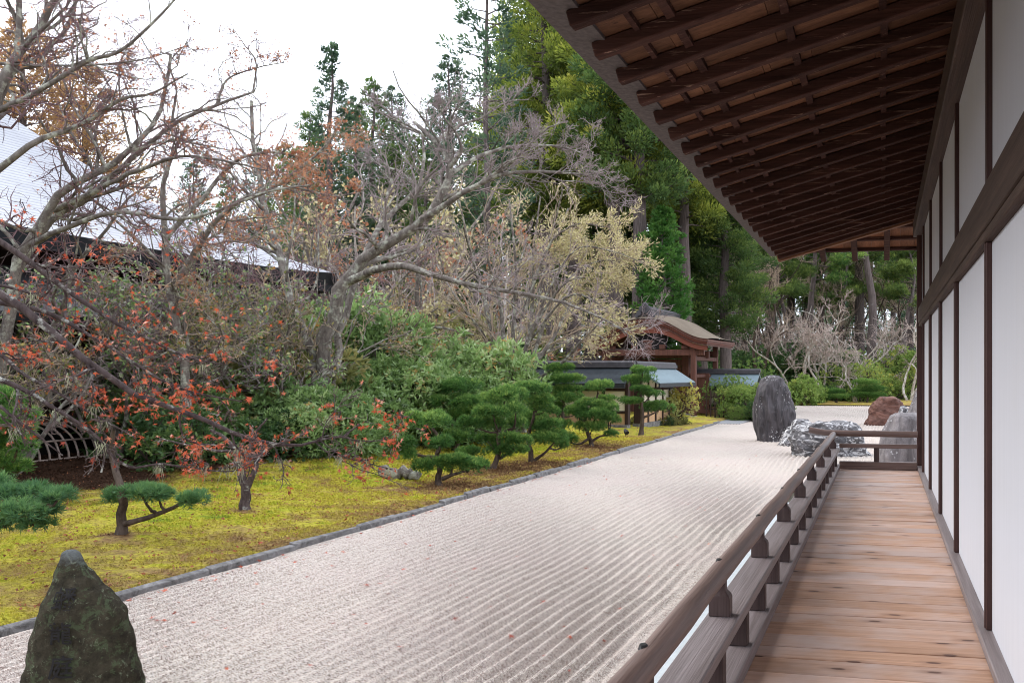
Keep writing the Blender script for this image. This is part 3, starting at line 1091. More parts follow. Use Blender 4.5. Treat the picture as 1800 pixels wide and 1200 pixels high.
for sx in (-1, 1):
    mb = MB()
    for k in range(5):
        a = sx * (.06 + k * .21)
        b = sx * (.06 + k * .21 + .2)
        mb.box(min(a, b), max(a, b), 2.36, 2.42, .25, 2.69, k * .2)
    mb.build('door_leaf', M['gatewood'], gate, local=True)
for sx in (-1, 1):
    mb = MB()
    mb.box(min(sx * 1.55, sx * 2.6), max(sx * 1.55, sx * 2.6), 2.37, 2.43, .25, 2.14)
    mb.build('side_panel', M['gatewood'], gate, local=True)


def roofed_wall(name, label, loc, rz, length, mroof, h=2.35, white=True):
    w = thing(name, loc, label, 'garden wall', rz=rz)
    mb = MB()
    for sy in (-1, 1):
        mb.hexa([(x, y_, z) for x in (-.25, length + .25) for (y_, zz) in ((0, h), (sy * 1.0, h - .62)) for z in (zz - .09, zz)])
    mb.build('roof', mroof, w, local=True)
    mb = MB()
    mb.box(-.25, length + .25, -.16, .16, h - .02, h + .13)
    mb.tubes([(-.3, 0, h + .15), (length / 2, 0, h + .15), (length + .3, 0, h + .15)], [.1] * 3, 10, cap=True)
    mb.build('roof_ridge', M['tile'], w, local=True)
    mb = MB()
    for sy in (-1, 1):
        mb.box(-.26, length + .26, sy * .985 - .03, sy * .985 + .03, h - .80, h - .645)
    mb.build('fascia', M['blackedge'], w, local=True)
    mb = MB()
    mb.box(0, length, -.1, .1, .62, h - .3)
    mb.build('plaster', M['cream'], w, local=True)
    mb = MB()
    mb.box(0, length, -.1, .1, .12, .55)
    mb.build('dado', M['ochre'], w, local=True)
    mb = MB()
    mb.box(-.05, length + .05, -.2, .2, -.1, .118)
    mb.build('footing', M['stone'], w, local=True)
    k = 0
    while k * .95 <= length + .01:
        mb = MB()
        mb.box(k * .95 - .065, k * .95 + .065, -.14, .14, .12, h - .35)
        mb.build('post', M['darkwood'], w, local=True)
        k += 1
    for z0, z1 in ((.55, .66), (1.42, 1.53)):
        mb = MB()
        mb.box(.0, length, -.125, .125, z0, z1)
        mb.build('rail', M['darkwood'], w, local=True)
    return w


c0 = G(1103, 752)
zc = float(c0[2])
roofed_wall('roofed_wall', 'low white plastered wall with a dark shingled roof, left of the gate behind the clipped pines', c0, TH - GPH + pi, 11.5, M['roofdark'])
c1 = np.array(c0) + np.array((cos(TH - GPH + pi / 2), sin(TH - GPH + pi / 2), 0)) * 1.2
roofed_wall('side_wall', 'short return of the roofed wall running back to the gate', c1, TH - GPH + pi / 2, 4.6, M['rooftan'])
ur = np.array((cos(TH - GPH), sin(TH - GPH), 0))
vr = np.array((-sin(TH - GPH), cos(TH - GPH), 0))
gb0 = cw(GX0, GD0, 0)
roofed_wall('far_roofed_wall', 'roofed wall with blue grey shingles to the right of the gate posts', gb0 + ur * 1.9 + vr * 3.6, TH - GPH, 2.85, M['rooftan'], 2.3)
pk = thing('picket_fence', gb0 + ur * 2.9 + vr * .6, 'dark wooden picket fence right of the gate in front of the far wall', 'fence', rz=TH - GPH)
for k in range(9):
    s = MB()
    s.box(k * .22, k * .22 + .06, 0, .06, .05, 1.35 + .1 * (k % 2))
    s.build('picket', M['darkwood'], pk, local=True)
for z in (.5, 1.1):
    s = MB()
    s.box(-.1, 2.0, .063, .11, z, z + .07)
    s.build('fence_rail', M['darkwood'], pk, local=True)
# far shrine roof with red gable behind the wall
sh = thing('small_shrine', P(1066, 690, 50), 'small red gabled shrine with a curved grey roof behind the wall left of the gate', 'shrine')
b = np.array(P(1066, 690, 50))
b[2] = 0
xx = np.linspace(-1, 1, 15)
mb = MB()
v = []
for x in xx:
    z = 3.45 - 1.55 * abs(x) ** .75
    for yy, dz in ((0, 0), (0, .22), (4, .22), (4, 0)):
        v.append(b + (cw(x * 1.7, yy, z + dz) - cw(0, 0, 0)))
mb.add(v, [(4 * i + a, 4 * i + 4 + a, 4 * i + 4 + (a + 1) % 4, 4 * i + (a + 1) % 4) for i in range(14) for a in range(4)])
mb.build('roof', M['tile'], sh)
mb = MB()
v = [b + (cw(x * 1.5, .5, z) - cw(0, 0, 0)) for x, z in ((-.9, 0), (.9, 0), (.9, 1.9), (.45, 2.6), (0, 3.35), (-.45, 2.6), (-.9, 1.9))]
v2 = [p + (cw(0, 3, 0) - cw(0, 0, 0)) for p in v]
mb.add(v + v2, [(i, (i + 1) % 7, 7 + (i + 1) % 7, 7 + i) for i in range(7)])
mb.add(v, [list(range(7))])
mb.build('wall', M['red'], sh)
# garden spotlight on the moss
p = G(1100, 768)
sp = thing('garden_spotlight', p, 'small black spotlight on a stake in the moss by the roofed wall', 'garden light')
mb = MB()
mb.tubes([p, p + (0, 0, .16)], [.015, .015], 6)
mb.build('stake', M['iron'], sp)
mb = MB()
mb.tubes([p + (.06, -.06, .14), p + (0, 0, .2), p + (-.05, .06, .25)], [.085, .08, .05], 10, cap=True)
mb.build('lamp_head', M['iron'], sp)

# ================================================================== VEGETATION TOOLS
def smooth(pts, K):
    pts = np.asarray(pts, float)
    n = len(pts)
    e = np.vstack([2 * pts[0] - pts[1], pts, 2 * pts[-1] - pts[-2]])
    out = []
    for s in np.linspace(0, n - 1, K):
        i = min(int(s), n - 2)
        t = s - i
        p0, p1, p2, p3 = e[i], e[i + 1], e[i + 2], e[i + 3]
        out.append(.5 * (2 * p1 + (p2 - p0) * t + (2 * p0 - 5 * p1 + 4 * p2 - p3) * t * t + (3 * p1 - p0 - 3 * p2 + p3) * t ** 3))
    return np.array(out)


def limb(pts, r0, r1, K=16, rng=RNG, jit=.25):
    """a limb through 3-D points, resampled; returns K points and radii"""
    p = smooth(pts, K)
    r = r0 + (r1 - r0) * np.linspace(0, 1, K) ** .8
    p[1:-1] += rng.normal(size=(K - 2, 3)) * r[1:-1, None] * jit
    return p, r


def spawn(Pp, R, m, rng, t0=.2, t1=1., L=(.3, .5), ang=(30, 70), K=5, wander=.3, up=.1, rr=.6, rend=.35, flat=0., trop=0., rmin=.004, absL=False, out=None, outw=0., zig=0.):
    N, Kp, _ = Pp.shape
    t = rng.uniform(t0, t1, (N, m))
    x = t * (Kp - 1) * .9999
    i = x.astype(int)
    fr = (x - i)[..., None]
    n = np.arange(N)[:, None]
    a, b = Pp[n, i], Pp[n, i + 1]
    base = a * (1 - fr) + b * fr
    tg = nrm(b - a)
    rad = R[n, i] * (1 - fr[..., 0]) + R[n, i + 1] * fr[..., 0]
    pl = np.linalg.norm(np.diff(Pp, axis=1), axis=-1).sum(1)[:, None]
    pr = rng.normal(size=(N, m, 3))
    pr -= (pr * tg).sum(-1, keepdims=True) * tg
    pr = nrm(pr)
    pr[..., 2] *= 1 - flat
    pr = nrm(pr)
    an = np.radians(rng.uniform(ang[0], ang[1], (N, m)))[..., None]
    d = tg * np.cos(an) + pr * np.sin(an)
    d[..., 2] += up
    if out is not None:
        o = nrm(base - out)
        d = d + outw * o
    d = nrm(d)
    Ln = rng.uniform(L[0], L[1], (N, m)) * (1 if absL else pl) * (1 - .35 * t)
    Q = np.empty((N, m, K, 3))
    q = base.copy()
    Q[:, :, 0] = q
    zs = nrm(rng.normal(size=(N, m, 3)))
    for k in range(1, K):
        d = d + wander * rng.normal(size=d.shape) + zig * zs * (1 if k % 2 else -1)
        d[..., 2] += trop
        d = nrm(d)
        q = q + d * (Ln / (K - 1))[..., None]
        Q[:, :, k] = q
    r0 = np.maximum(rad * rr, rmin)
    RR = r0[..., None] * np.linspace(1, rend, K)
    return Q.reshape(N * m, K, 3), np.maximum(RR, rmin * .6).reshape(N * m, K)


def tips(Pp, n, rng, t0=.4):
    """n random points (and directions) along each polyline"""
    N, K, _ = Pp.shape
    t = rng.uniform(t0, 1, (N, n)) * (K - 1) * .9999
    i = t.astype(int)
    fr = (t - i)[..., None]
    k = np.arange(N)[:, None]
    p = Pp[k, i] * (1 - fr) + Pp[k, i + 1] * fr
    return p.reshape(-1, 3), nrm(Pp[k, i + 1] - Pp[k, i]).reshape(-1, 3)


def thin_out(LP, b, m, rng, full):
    ln = np.linalg.norm(np.diff(LP, axis=1), axis=-1).sum(1)
    ok = rng.uniform(size=(len(LP), m)) < np.clip(ln / full, .25, 1)[:, None]
    ok = ok.ravel()
    return b[0][ok], b[1][ok]


def keep(a, n, rng):
    return a if len(a) <= n else a[rng.permutation(len(a))[:n]]


# ================================================================== CLOUD-PRUNED PINES
def needle_pad(mb, c, rx, rz, ry, rng, dens=1.0, nl=.085, nw=.011):
    """a clipped dome of pine tufts: flat underneath, rounded top, lumpy"""
    lob = []
    nlob = max(8, int(13 * rx / .45))
    for k in range(nlob):
        a = rng.uniform(0, 2 * pi)
        q = math.sqrt(rng.uniform(0, 1)) * .80
        lob.append((c + np.array((0, 0, 0)) + (cw(cos(a) * q * rx, sin(a) * q * ry, 0) - cw(0, 0, 0)) + np.array((0, 0, rz * (.45 * (1 - q * q) + rng.normal(0, .14)))), rng.uniform(.36, .55)))
    for lc, ls in lob:
        n = int(85 * dens * (ls * rx / .2) ** 1.2)
        dv = nrm(rng.normal(size=(n, 3)))
        dv[:, 2] = np.abs(dv[:, 2]) * rng.choice([1, 1, 1, -.5], n)
        dv = nrm(dv)
        pr = lc + dv * np.array((rx * ls, ry * ls, rz * .62)) * rng.uniform(.72, 1.0, (n, 1))
        lr_ = rng.uniform(.05, .25) + rng.uniform(-.1, .25, n)
        for _ in range(8):
            dd = nrm(dv * .75 + rng.normal(size=(n, 3)) * .5 + (0, 0, .5))
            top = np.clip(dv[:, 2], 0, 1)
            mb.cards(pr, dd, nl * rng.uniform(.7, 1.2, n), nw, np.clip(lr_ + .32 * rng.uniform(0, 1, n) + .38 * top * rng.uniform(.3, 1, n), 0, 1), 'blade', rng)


def cloud_pine(name, label, base_px, pads, trunks, seed, dd=None, mat='needle', group='clipped pines along the kerb', zoom=None, dens=1.0, rtrunk=.075):
    rng = np.random.default_rng(seed)
    zf = zoom or (lambda x, y: (x, y))
    b = G(*zf(*base_px))
    d = depth(b) if dd is None else dd
    if dd is not None:
        b = P(*zf(*base_px), dd)
        b[2] = float(terrain(b[0], b[1]))
    t = thing(name, b, label, 'pine tree', group)
    s = F / d
    tops = []
    for i, tr in enumerate(trunks):
        pp = [P(*zf(x, y), d + rng.normal(0, .06) * (k > 0)) for k, (x, y) in enumerate(tr)]
        if i == 0:
            pp[0] = b - (0, 0, .03)
        r0 = rtrunk if i == 0 else rtrunk * .6
        p_, r_ = limb(pp, r0, r0 * .4, 12, rng, .14)
        if i == 0:
            r_[0] *= 1.35
        mb = MB()
        mb.tubes(p_, r_, 8)
        tops.append(p_)
        if i == 0:
            main = mb
        else:
            mb.build('branch', M['bark_pine'], t, smooth=True)
    allp = np.concatenate(tops)
    br = MB()
    for (x, y, rx, ry) in pads:
        x_, y_ = zf(x, y)
        x2, y2 = zf(x + rx, y + ry)
        rX, rZ = 1.1 * (x2 - x_) / s, 1.05 * (y2 - y_) / s
        off = rng.normal(0, .22)
        c = P(x_, y_, d + off)
        mb = MB()
        needle_pad(mb, c, rX, rZ * 1.2, rX * .85, rng, dens)
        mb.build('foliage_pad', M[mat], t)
        if np.linalg.norm(allp - c, axis=1).min() < .12:
            continue
        j = np.argmin(np.linalg.norm(allp - (c - (0, 0, rZ * .6 + .1)), axis=1))
        br.tubes(*limb([allp[j], (allp[j] + c) / 2 + (0, 0, -.05), c + (0, 0, -rZ * .1)], rtrunk * .42, .012, 7, rng), n=6)
    main.v += br.v
    main.f += [x + main.n for x in br.f]
    main.a += br.a
    main.n += br.n
    main.build('trunk', M['bark_pine'], t, smooth=True)
    return t


Z8 = lambda x, y: (680 + x / 4.286, 640 + y / 4.286)
Z1 = lambda x, y: (940 + x / 4.445, 520 + y / 4.445)
cloud_pine('pine_tree', 'nearest clipped pine of the kerb row, with low spreading pads over a bare brown patch', (395, 915),
           [(370, 775, 135, 62), (615, 790, 120, 60), (500, 740, 120, 45), (410, 615, 90, 48), (100, 620, 95, 55), (190, 690, 80, 45), (320, 445, 145, 78)],
           [[(395, 915), (385, 860), (400, 790), (385, 690), (400, 580), (340, 480)], [(420, 860), (500, 830), (600, 800)], [(385, 700), (260, 690), (120, 650)]], 1, zoom=Z8)
cloud_pine('pine_tree', 'taller clipped pine standing second in the row, right of the nearest one', (795, 792),
           [(885, 265, 155, 62), (800, 375, 120, 50), (650, 460, 95, 48), (800, 465, 110, 48), (985, 465, 75, 62), (970, 365, 78, 55), (760, 575, 85, 45), (955, 600, 110, 55), (985, 655, 70, 32), (815, 675, 110, 55), (620, 680, 85, 45)],
           [[(795, 792), (825, 725), (850, 640), (838, 540), (870, 430), (885, 310)], [(830, 720), (900, 680), (960, 630)], [(845, 560), (900, 500), (960, 480)]], 2, zoom=Z8)
cloud_pine('pine_tree', 'clipped pine with a broad top pad behind the first two of the kerb row', (520, 660),
           [(535, 200, 160, 66), (400, 300, 85, 45), (560, 300, 150, 50), (620, 380, 130, 55), (470, 400, 100, 50), (560, 560, 110, 60), (580, 470, 100, 55)],
           [[(520, 660), (525, 560), (520, 440), (528, 330), (525, 230)]], 3, zoom=Z8)
cloud_pine('pine_tree', 'clipped pine with a forked trunk leaning over the bare patch, third along the kerb', (1092, 742),
           [(1115, 205, 125, 58), (1150, 292, 100, 48), (1185, 352, 85, 48), (1100, 420, 110, 52), (1220, 475, 85, 52), (1235, 570, 140, 55), (1312, 625, 50, 45), (1150, 500, 80, 50)],
           [[(1092, 742), (1082, 650), (1060, 570), (1085, 470), (1110, 380), (1112, 260)], [(1110, 725), (1190, 665), (1260, 590)]], 4, zoom=Z8)
cloud_pine('pine_tree', 'slim clipped pine of stacked pads in front of the dark shingled wall roof', (1320, 560),
           [(1330, 130, 118, 45), (1310, 50, 90, 40), (1350, 212, 105, 38), (1340, 275, 125, 42), (1300, 352, 80, 45), (1420, 372, 80, 42), (1330, 470, 70, 40)],
           [[(1320, 560), (1325, 450), (1330, 330), (1335, 200), (1320, 80)]], 5, zoom=Z8)
cloud_pine('pine_tree', 'clipped pine with a long low arm reaching left, beside the roofed wall', (1540, 622),
           [(1590, 180, 97, 44), (1640, 272, 65, 28), (1535, 312, 92, 42), (1660, 352, 88, 48), (1425, 365, 80, 42), (1575, 402, 130, 55), (1685, 432, 62, 45), (1545, 490, 112, 45), (1690, 530, 45, 28), (1385, 572, 55, 35)],
           [[(1540, 622), (1530, 560), (1500, 480), (1492, 410), (1560, 320), (1590, 220)], [(1548, 580), (1600, 545), (1680, 530)], [(1520, 560), (1450, 600), (1380, 590)]], 6, zoom=Z8)
cloud_pine('pine_tree', 'thin upright pine with sparse flat pads in front of the gate', (832, 1088),
           [(842, 592, 88, 30), (830, 665, 115, 42), (755, 826, 90, 26), (965, 885, 110, 48), (905, 775, 85, 28), (830, 735, 80, 26)],
           [[(832, 1088), (842, 960), (838, 860), (830, 740), (840, 610)], [(842, 950), (900, 930), (960, 900)]], 7, zoom=Z1, rtrunk=.09, dens=.8)
cloud_pine('leaning_pine', 'bushy yellow green pine peeping in above the bough of blue green needles', (-90, 930),
           [(18, 742, 38, 20), (-10, 775, 40, 22), (30, 790, 30, 18), (8, 815, 36, 18), (35, 826, 24, 11), (-15, 715, 44, 22), (22, 765, 30, 14)],
           [[(-90, 930), (-85, 850), (-60, 790), (-20, 760), (10, 745)], [(-70, 800), (-20, 815), (20, 822)]], 18, dd=11.2, group='small pines on the left moss', rtrunk=.06, dens=.7)
# left foreground pine, its trunk beyond the left edge
cloud_pine('leaning_pine', 'low pine whose long blue green boughs reach in from the left edge over the moss', (-130, 985),
           [(50, 872, 48, 16), (100, 878, 34, 14), (25, 905, 40, 16), (70, 905, 34, 16), (10, 925, 26, 14), (62, 925, 22, 9), (-25, 870, 45, 20)],
           [[(-130, 985), (-125, 940), (-110, 910), (-60, 895)], [(-112, 912), (-50, 900), (20, 892), (80, 885)]], 8, dd=9.6, mat='needle_blue', group='small pines on the left moss', rtrunk=.05, dens=.6)
cloud_pine('small_pine', 'small pine with one flat pad and a single arm holding a tuft', (213, 940),
           [(215, 874, 26, 13), (250, 870, 36, 12), (280, 876, 22, 13), (345, 881, 25, 13)],
           [[(213, 940), (215, 900), (214, 865), (203, 825), (196, 790), (200, 755)], [(218, 920), (255, 910), (300, 894), (325, 881), (345, 883)]], 9, mat='needle_blue', group='small pines on the left moss', rtrunk=.066)


# ================================================================== BARE TREES
def finish_tree(t, levels, mats, ns=(9, 6, 4, 3)):
    """levels: list of (name, P, R) arrays, thick to thin"""
    for (nm_, Pp, R, k, mt) in levels:
        mb = MB()
        mb.tubes(Pp, R, k, RNG.uniform(size=(len(Pp), 1)))
        mb.build(nm_, M[mt], t, smooth=True)


def limbs_of(defs, rng, K=16, jit=.25):
    Ps, Rs = [], []
    for pts, r0, r1 in defs:
        p, r = limb([P(*q) for q in pts], r0, r1, K, rng, jit)
        Ps.append(p)
        Rs.append(r)
    return np.array(Ps), np.array(Rs)


def lichens(t, pts, rng, L=.1, n=18):
    mb = MB()
    for p in pts:
        q = p + rng.normal(size=(n, 3)) * (.022, .022, .012)
        dd = np.tile((0, 0, -1.0), (n, 1)) + rng.normal(size=(n, 3)) * .35
        mb.cards(q, dd, L * rng.uniform(.5, 1.3, n), .007, .5, 'blade', rng)
    mb.build('lichen_foliage', M['lichen'], t)


# ---- the big spreading bare tree left of centre
rng = np.random.default_rng(21)
D = 22.5
defs = [
    ([(568, 742, D), (562, 680, D), (572, 600, D), (590, 545, D), (612, 490, D), (640, 455, D), (700, 418, D - .3), (752, 380, D - .5), (775, 340, D - .6), (792, 298, D - .6), (778, 262, D - .5), (748, 232, D - .4), (728, 215, D)], 0.2280, 0.0400),
    ([(558, 690, D), (540, 600, D), (512, 530, D + .4), (490, 440, D + .8), (468, 380, D + 1), (458, 320, D + 1.2), (446, 260, D + 1.2), (442, 178, D + 1.4)], 0.1368, 0.0400),
    ([(578, 715, D), (592, 640, D + .2), (600, 580, D + .4), (620, 510, D + .6), (655, 420, D + 1.4), (690, 370, D + 2), (735, 330, D + 2.2), (745, 280, D + 2.4), (742, 235, D + 2.6)], 0.1216, 0.0320),
    ([(612, 495, D), (655, 475, D - .5), (705, 466, D - 1), (745, 478, D - 1.4), (800, 495, D - 1.8), (865, 508, D - 2), (930, 518, D - 2), (1000, 535, D - 2), (1060, 560, D - 1.8), (1100, 585, D - 1.6)], 0.1140, 0.0160),
    ([(740, 388, D - .5), (790, 355, D - 1), (850, 318, D - 1.5), (900, 304, D - 1.8), (960, 302, D - 2), (1010, 306, D - 2), (1052, 312, D - 2)], 0.0836, 0.0160),
    ([(782, 315, D - .6), (830, 282, D), (880, 262, D + .3), (930, 255, D + .4), (985, 258, D + .5), (1040, 275, D + .5)], 0.0646, 0.0160),
    ([(790, 298, D - .6), (810, 265, D - 1), (802, 235, D - 1.2), (780, 205, D - 1.4), (770, 180, D - 1.5)], 0.0532, 0.0160),
    ([(765, 250, D - .5), (800, 225, D + .2), (850, 205, D + .5), (890, 180, D + .8), (930, 175, D + 1)], 0.0456, 0.0160),
    ([(742, 235, D - .4), (715, 225, D), (690, 205, D), (670, 185, D), (650, 180, D)], 0.0380, 0.0120),
    ([(850, 318, D - 1.5), (905, 280, D - 2), (950, 235, D - 2.3), (985, 215, D - 2.5)], 0.0380, 0.0120),
    ([(735, 330, D + 2.2), (700, 300, D + 2.5), (665, 290, D + 2.8), (640, 262, D + 3), (610, 250, D + 3)], 0.0380, 0.0120),
    ([(465, 370, D + 1), (430, 335, D + .5), (400, 300, D + .2), (360, 285, D), (330, 255, D)], 0.0532, 0.0120),
    ([(490, 440, D + .8), (460, 420, D + .4), (430, 400, D), (400, 395, D - .5)], 0.0456, 0.0120),
]
t = thing('spreading_tree', P(568, 745, D), 'large bare tree with a forked lichened trunk and wide umbrella crown above the rhododendrons', 'tree', 'bare trees of the left garden')
LP, LR = limbs_of(defs, rng, 18)
org = P(720, 430, D)
b1 = spawn(LP, LR, 14, rng, .3, 1, (.16, .36), (25, 65), 7, .25, .22, .42, .4, .2, .04, .012, out=org, outw=.35)
b1 = thin_out(LP, b1, 14, rng, 4.0)
b2 = spawn(b1[0], b1[1], 10, rng, .2, 1, (.4, .68), (25, 60), 5, .28, .12, .5, .4, .2, .02, .0075, out=org, outw=.3, zig=.15)
b3 = spawn(b2[0], b2[1], 7, rng, .2, 1, (.3, .55), (25, 60), 4, .25, .1, .6, .5, 0, .02, .0055)
finish_tree(t, [('trunk', LP, LR, 10, 'bark_grey'), ('crown', b1[0], b1[1], 6, 'bark_grey'), ('twig_crown', b2[0], b2[1] * .85, 4, 'twig_grey'), ('fine_twig_crown', b3[0], b3[1] * .8, 3, 'twig_grey')], None)
q, dd = tips(b2[0][b2[0][:, 0, 2] < 8.6], 1, rng)
sel = np.array([(-.385 > (-(p_[0] * CT + p_[1] * ST)) / max(depth(p_), 1) * -1) for p_ in q])
q = keep(q[sel] if sel.any() else q, 700, rng)
mb = MB()
mb.cards(np.repeat(q, 3, 0) + rng.normal(size=(len(q) * 3, 3)) * .05, rng.normal(size=(len(q) * 3, 3)) + (0, 0, -.8), .085, .05, rng.uniform(size=len(q) * 3), 'diamond', rng)
mb.build('withered_leaves', M['leaf_rust'], t)


# ---- trees at the upper left, trunks beyond the left edge or among the shrubs
def edge_tree(label, defs, seed, base, leaf=None, nleaf=0, n1=10, n2=8, n3=4, tw='twig_red', bk='bark_grey', name='bare_maple', nf=2, group='bare trees of the left garden', rm=(.008, .005, .0035), L1=(.18, .38), lic=0, leafsz=.055, upb=.15):
    rng = np.random.default_rng(seed)
    t = thing(name, base, label, 'tree', group)
    LP, LR = limbs_of(defs, rng, 18)
    b1 = spawn(LP, LR, n1, rng, .15, 1, L1, (25, 65), 7, .28, upb, .5, .4, .1, .02, rm[0], zig=.12)
    b1 = thin_out(LP, b1, n1, rng, 3.2)
    b2 = spawn(b1[0], b1[1], n2, rng, .15, 1, (.3, .55), (25, 65), 6, .3, .08, .55, .4, 0, .0, rm[1], zig=.2)
    lv = [('trunk', LP, LR, 9, bk), ('crown', b1[0], b1[1], 6, bk), ('twig_crown', b2[0], b2[1], 4, tw)]
    src = b2[0]
    if n3:
        b3 = spawn(b2[0], b2[1], n3, rng, .2, 1, (.3, .6), (25, 60), 4, .3, .05, .6, .5, 0, 0, rm[2])
        lv.append(('fine_twig_crown', b3[0], b3[1], 3, tw))
        src = b3[0]
    finish_tree(t, lv, None)
    if leaf:
        # leaves hang in loose clusters
        q, dd = tips(src, 1, rng, .5)
        q = q[rng.permutation(len(q))[:nleaf]]
        q = np.repeat(q, nf, 0) + rng.normal(size=(len(q) * nf, 3)) * leafsz * .7
        mb = MB()
        dr = rng.normal(size=q.shape) * .8 + (0, 0, -.7)
        mb.cards(q, dr, leafsz * rng.uniform(.55, 1.15, len(q)), leafsz * rng.uniform(.45, 1.1, len(q)), rng.uniform(size=len(q)), 'star', rng)
        mb.build('leaves', M[leaf], t)
    if lic:
        q, _ = tips(b1[0], 1, rng, .1)
        lichens(t, keep(q, lic, rng), rng, .12)
    return t


d0 = 13.5
edge_tree('tall bare tree with a dark trunk nearest the left corner, limbs over the shingled roof', [
    ([(-90, 800, d0), (-75, 600, d0), (-50, 400, d0), (-20, 230, d0), (10, 130, d0), (60, 60, d0 + .3), (100, 0, d0 + .3), (120, -80, d0)], 0.116, 0.038),
    ([(-30, 260, d0), (20, 130, d0 + .2), (60, 105, d0 + .4), (110, 60, d0 + .6), (130, 15, d0 + .8), (132, -60, d0 + .8)], 0.054, 0.022),
    ([(-20, 200, d0), (60, 165, d0 - .3), (150, 110, d0 - .5), (210, 90, d0 - .6), (280, 30, d0 - .7), (330, -30, d0 - .8)], 0.048, 0.011),
    ([(-50, 330, d0), (60, 250, d0 - .2), (130, 225, d0), (215, 175, d0), (265, 165, d0 + .2), (330, 130, d0 + .2)], 0.054, 0.011),
    ([(-30, 110, d0), (60, 115, d0), (150, 115, d0), (250, 105, d0), (330, 80, d0 - .3)], 0.024, 0.006),
    ([(30, 110, d0), (32, 40, d0), (30, -40, d0)], 0.041, 0.038),
], 31, P(-90, 830, d0), 'leaf_rust', 420, tw='twig_red', n1=13, n2=9, n3=6, L1=(.2, .4), rm=(.007, .0042, .003))
d0 = 15.5
edge_tree('bare tree whose long grey limbs fan out in front of the grey roof', [
    ([(-10, 790, d0), (0, 640, d0), (30, 470, d0), (70, 395, d0), (120, 330, d0), (180, 300, d0), (235, 255, d0 + .2), (270, 220, d0 + .4), (292, 150, d0 + .5), (300, 95, d0 + .5)], 0.109, 0.022),
    ([(20, 500, d0), (80, 395, d0 + .3), (160, 345, d0 + .4), (220, 290, d0 + .5), (300, 222, d0 + .6), (380, 185, d0 + .8), (445, 162, d0 + 1)], 0.082, 0.019),
    ([(95, 370, d0 + .2), (180, 330, d0), (240, 300, d0 - .2), (320, 275, d0 - .3), (400, 285, d0 - .3), (470, 300, d0 - .4)], 0.054, 0.011),
    ([(50, 430, d0), (110, 405, d0 - .4), (200, 372, d0 - .6), (300, 385, d0 - .8), (370, 375, d0 - .9), (460, 340, d0 - .8), (545, 325, d0 - .8)], 0.054, 0.011),
    ([(380, 185, d0 + .8), (400, 140, d0 + 1), (450, 120, d0 + 1), (500, 110, d0 + 1)], 0.024, 0.007),
    ([(300, 222, d0 + .6), (310, 160, d0 + .6), (300, 110, d0 + .8), (330, 75, d0 + .9)], 0.024, 0.007),
    ([(445, 162, d0 + 1), (450, 110, d0 + 1.2), (430, 80, d0 + 1.2), (410, 50, d0 + 1.3)], 0.020, 0.006),
    ([(230, 260, d0), (215, 200, d0), (210, 120, d0 - .2), (235, 60, d0 - .3)], 0.024, 0.006),
], 32, P(-10, 800, d0), 'leaf_rust', 560, tw='twig_red', n1=13, n2=9, n3=6, L1=(.2, .4), rm=(.007, .0042, .003))
d0 = 18.5
edge_tree('slender bare tree with many rust leaves between the grey roof and the forked trunk', [
    ([(330, 760, d0), (325, 640, d0), (300, 520, d0), (290, 420, d0), (285, 340, d0), (300, 280, d0), (330, 220, d0)], .10, .03),
    ([(300, 520, d0), (350, 430, d0 - .3), (410, 360, d0 - .4), (470, 335, d0 - .5), (560, 270, d0 - .5), (600, 215, d0 - .6)], .07, .015),
    ([(290, 420, d0), (350, 355, d0 + .3), (420, 280, d0 + .5), (500, 270, d0 + .6), (560, 300, d0 + .6)], .06, .015),
    ([(470, 335, d0 - .5), (520, 330, d0 - .6), (590, 345, d0 - .8), (650, 330, d0 - .9)], .035, .01),
], 33, P(330, 765, d0), 'leaf_rust', 1300, tw='twig_tan', n1=12, nf=2, leafsz=.075)
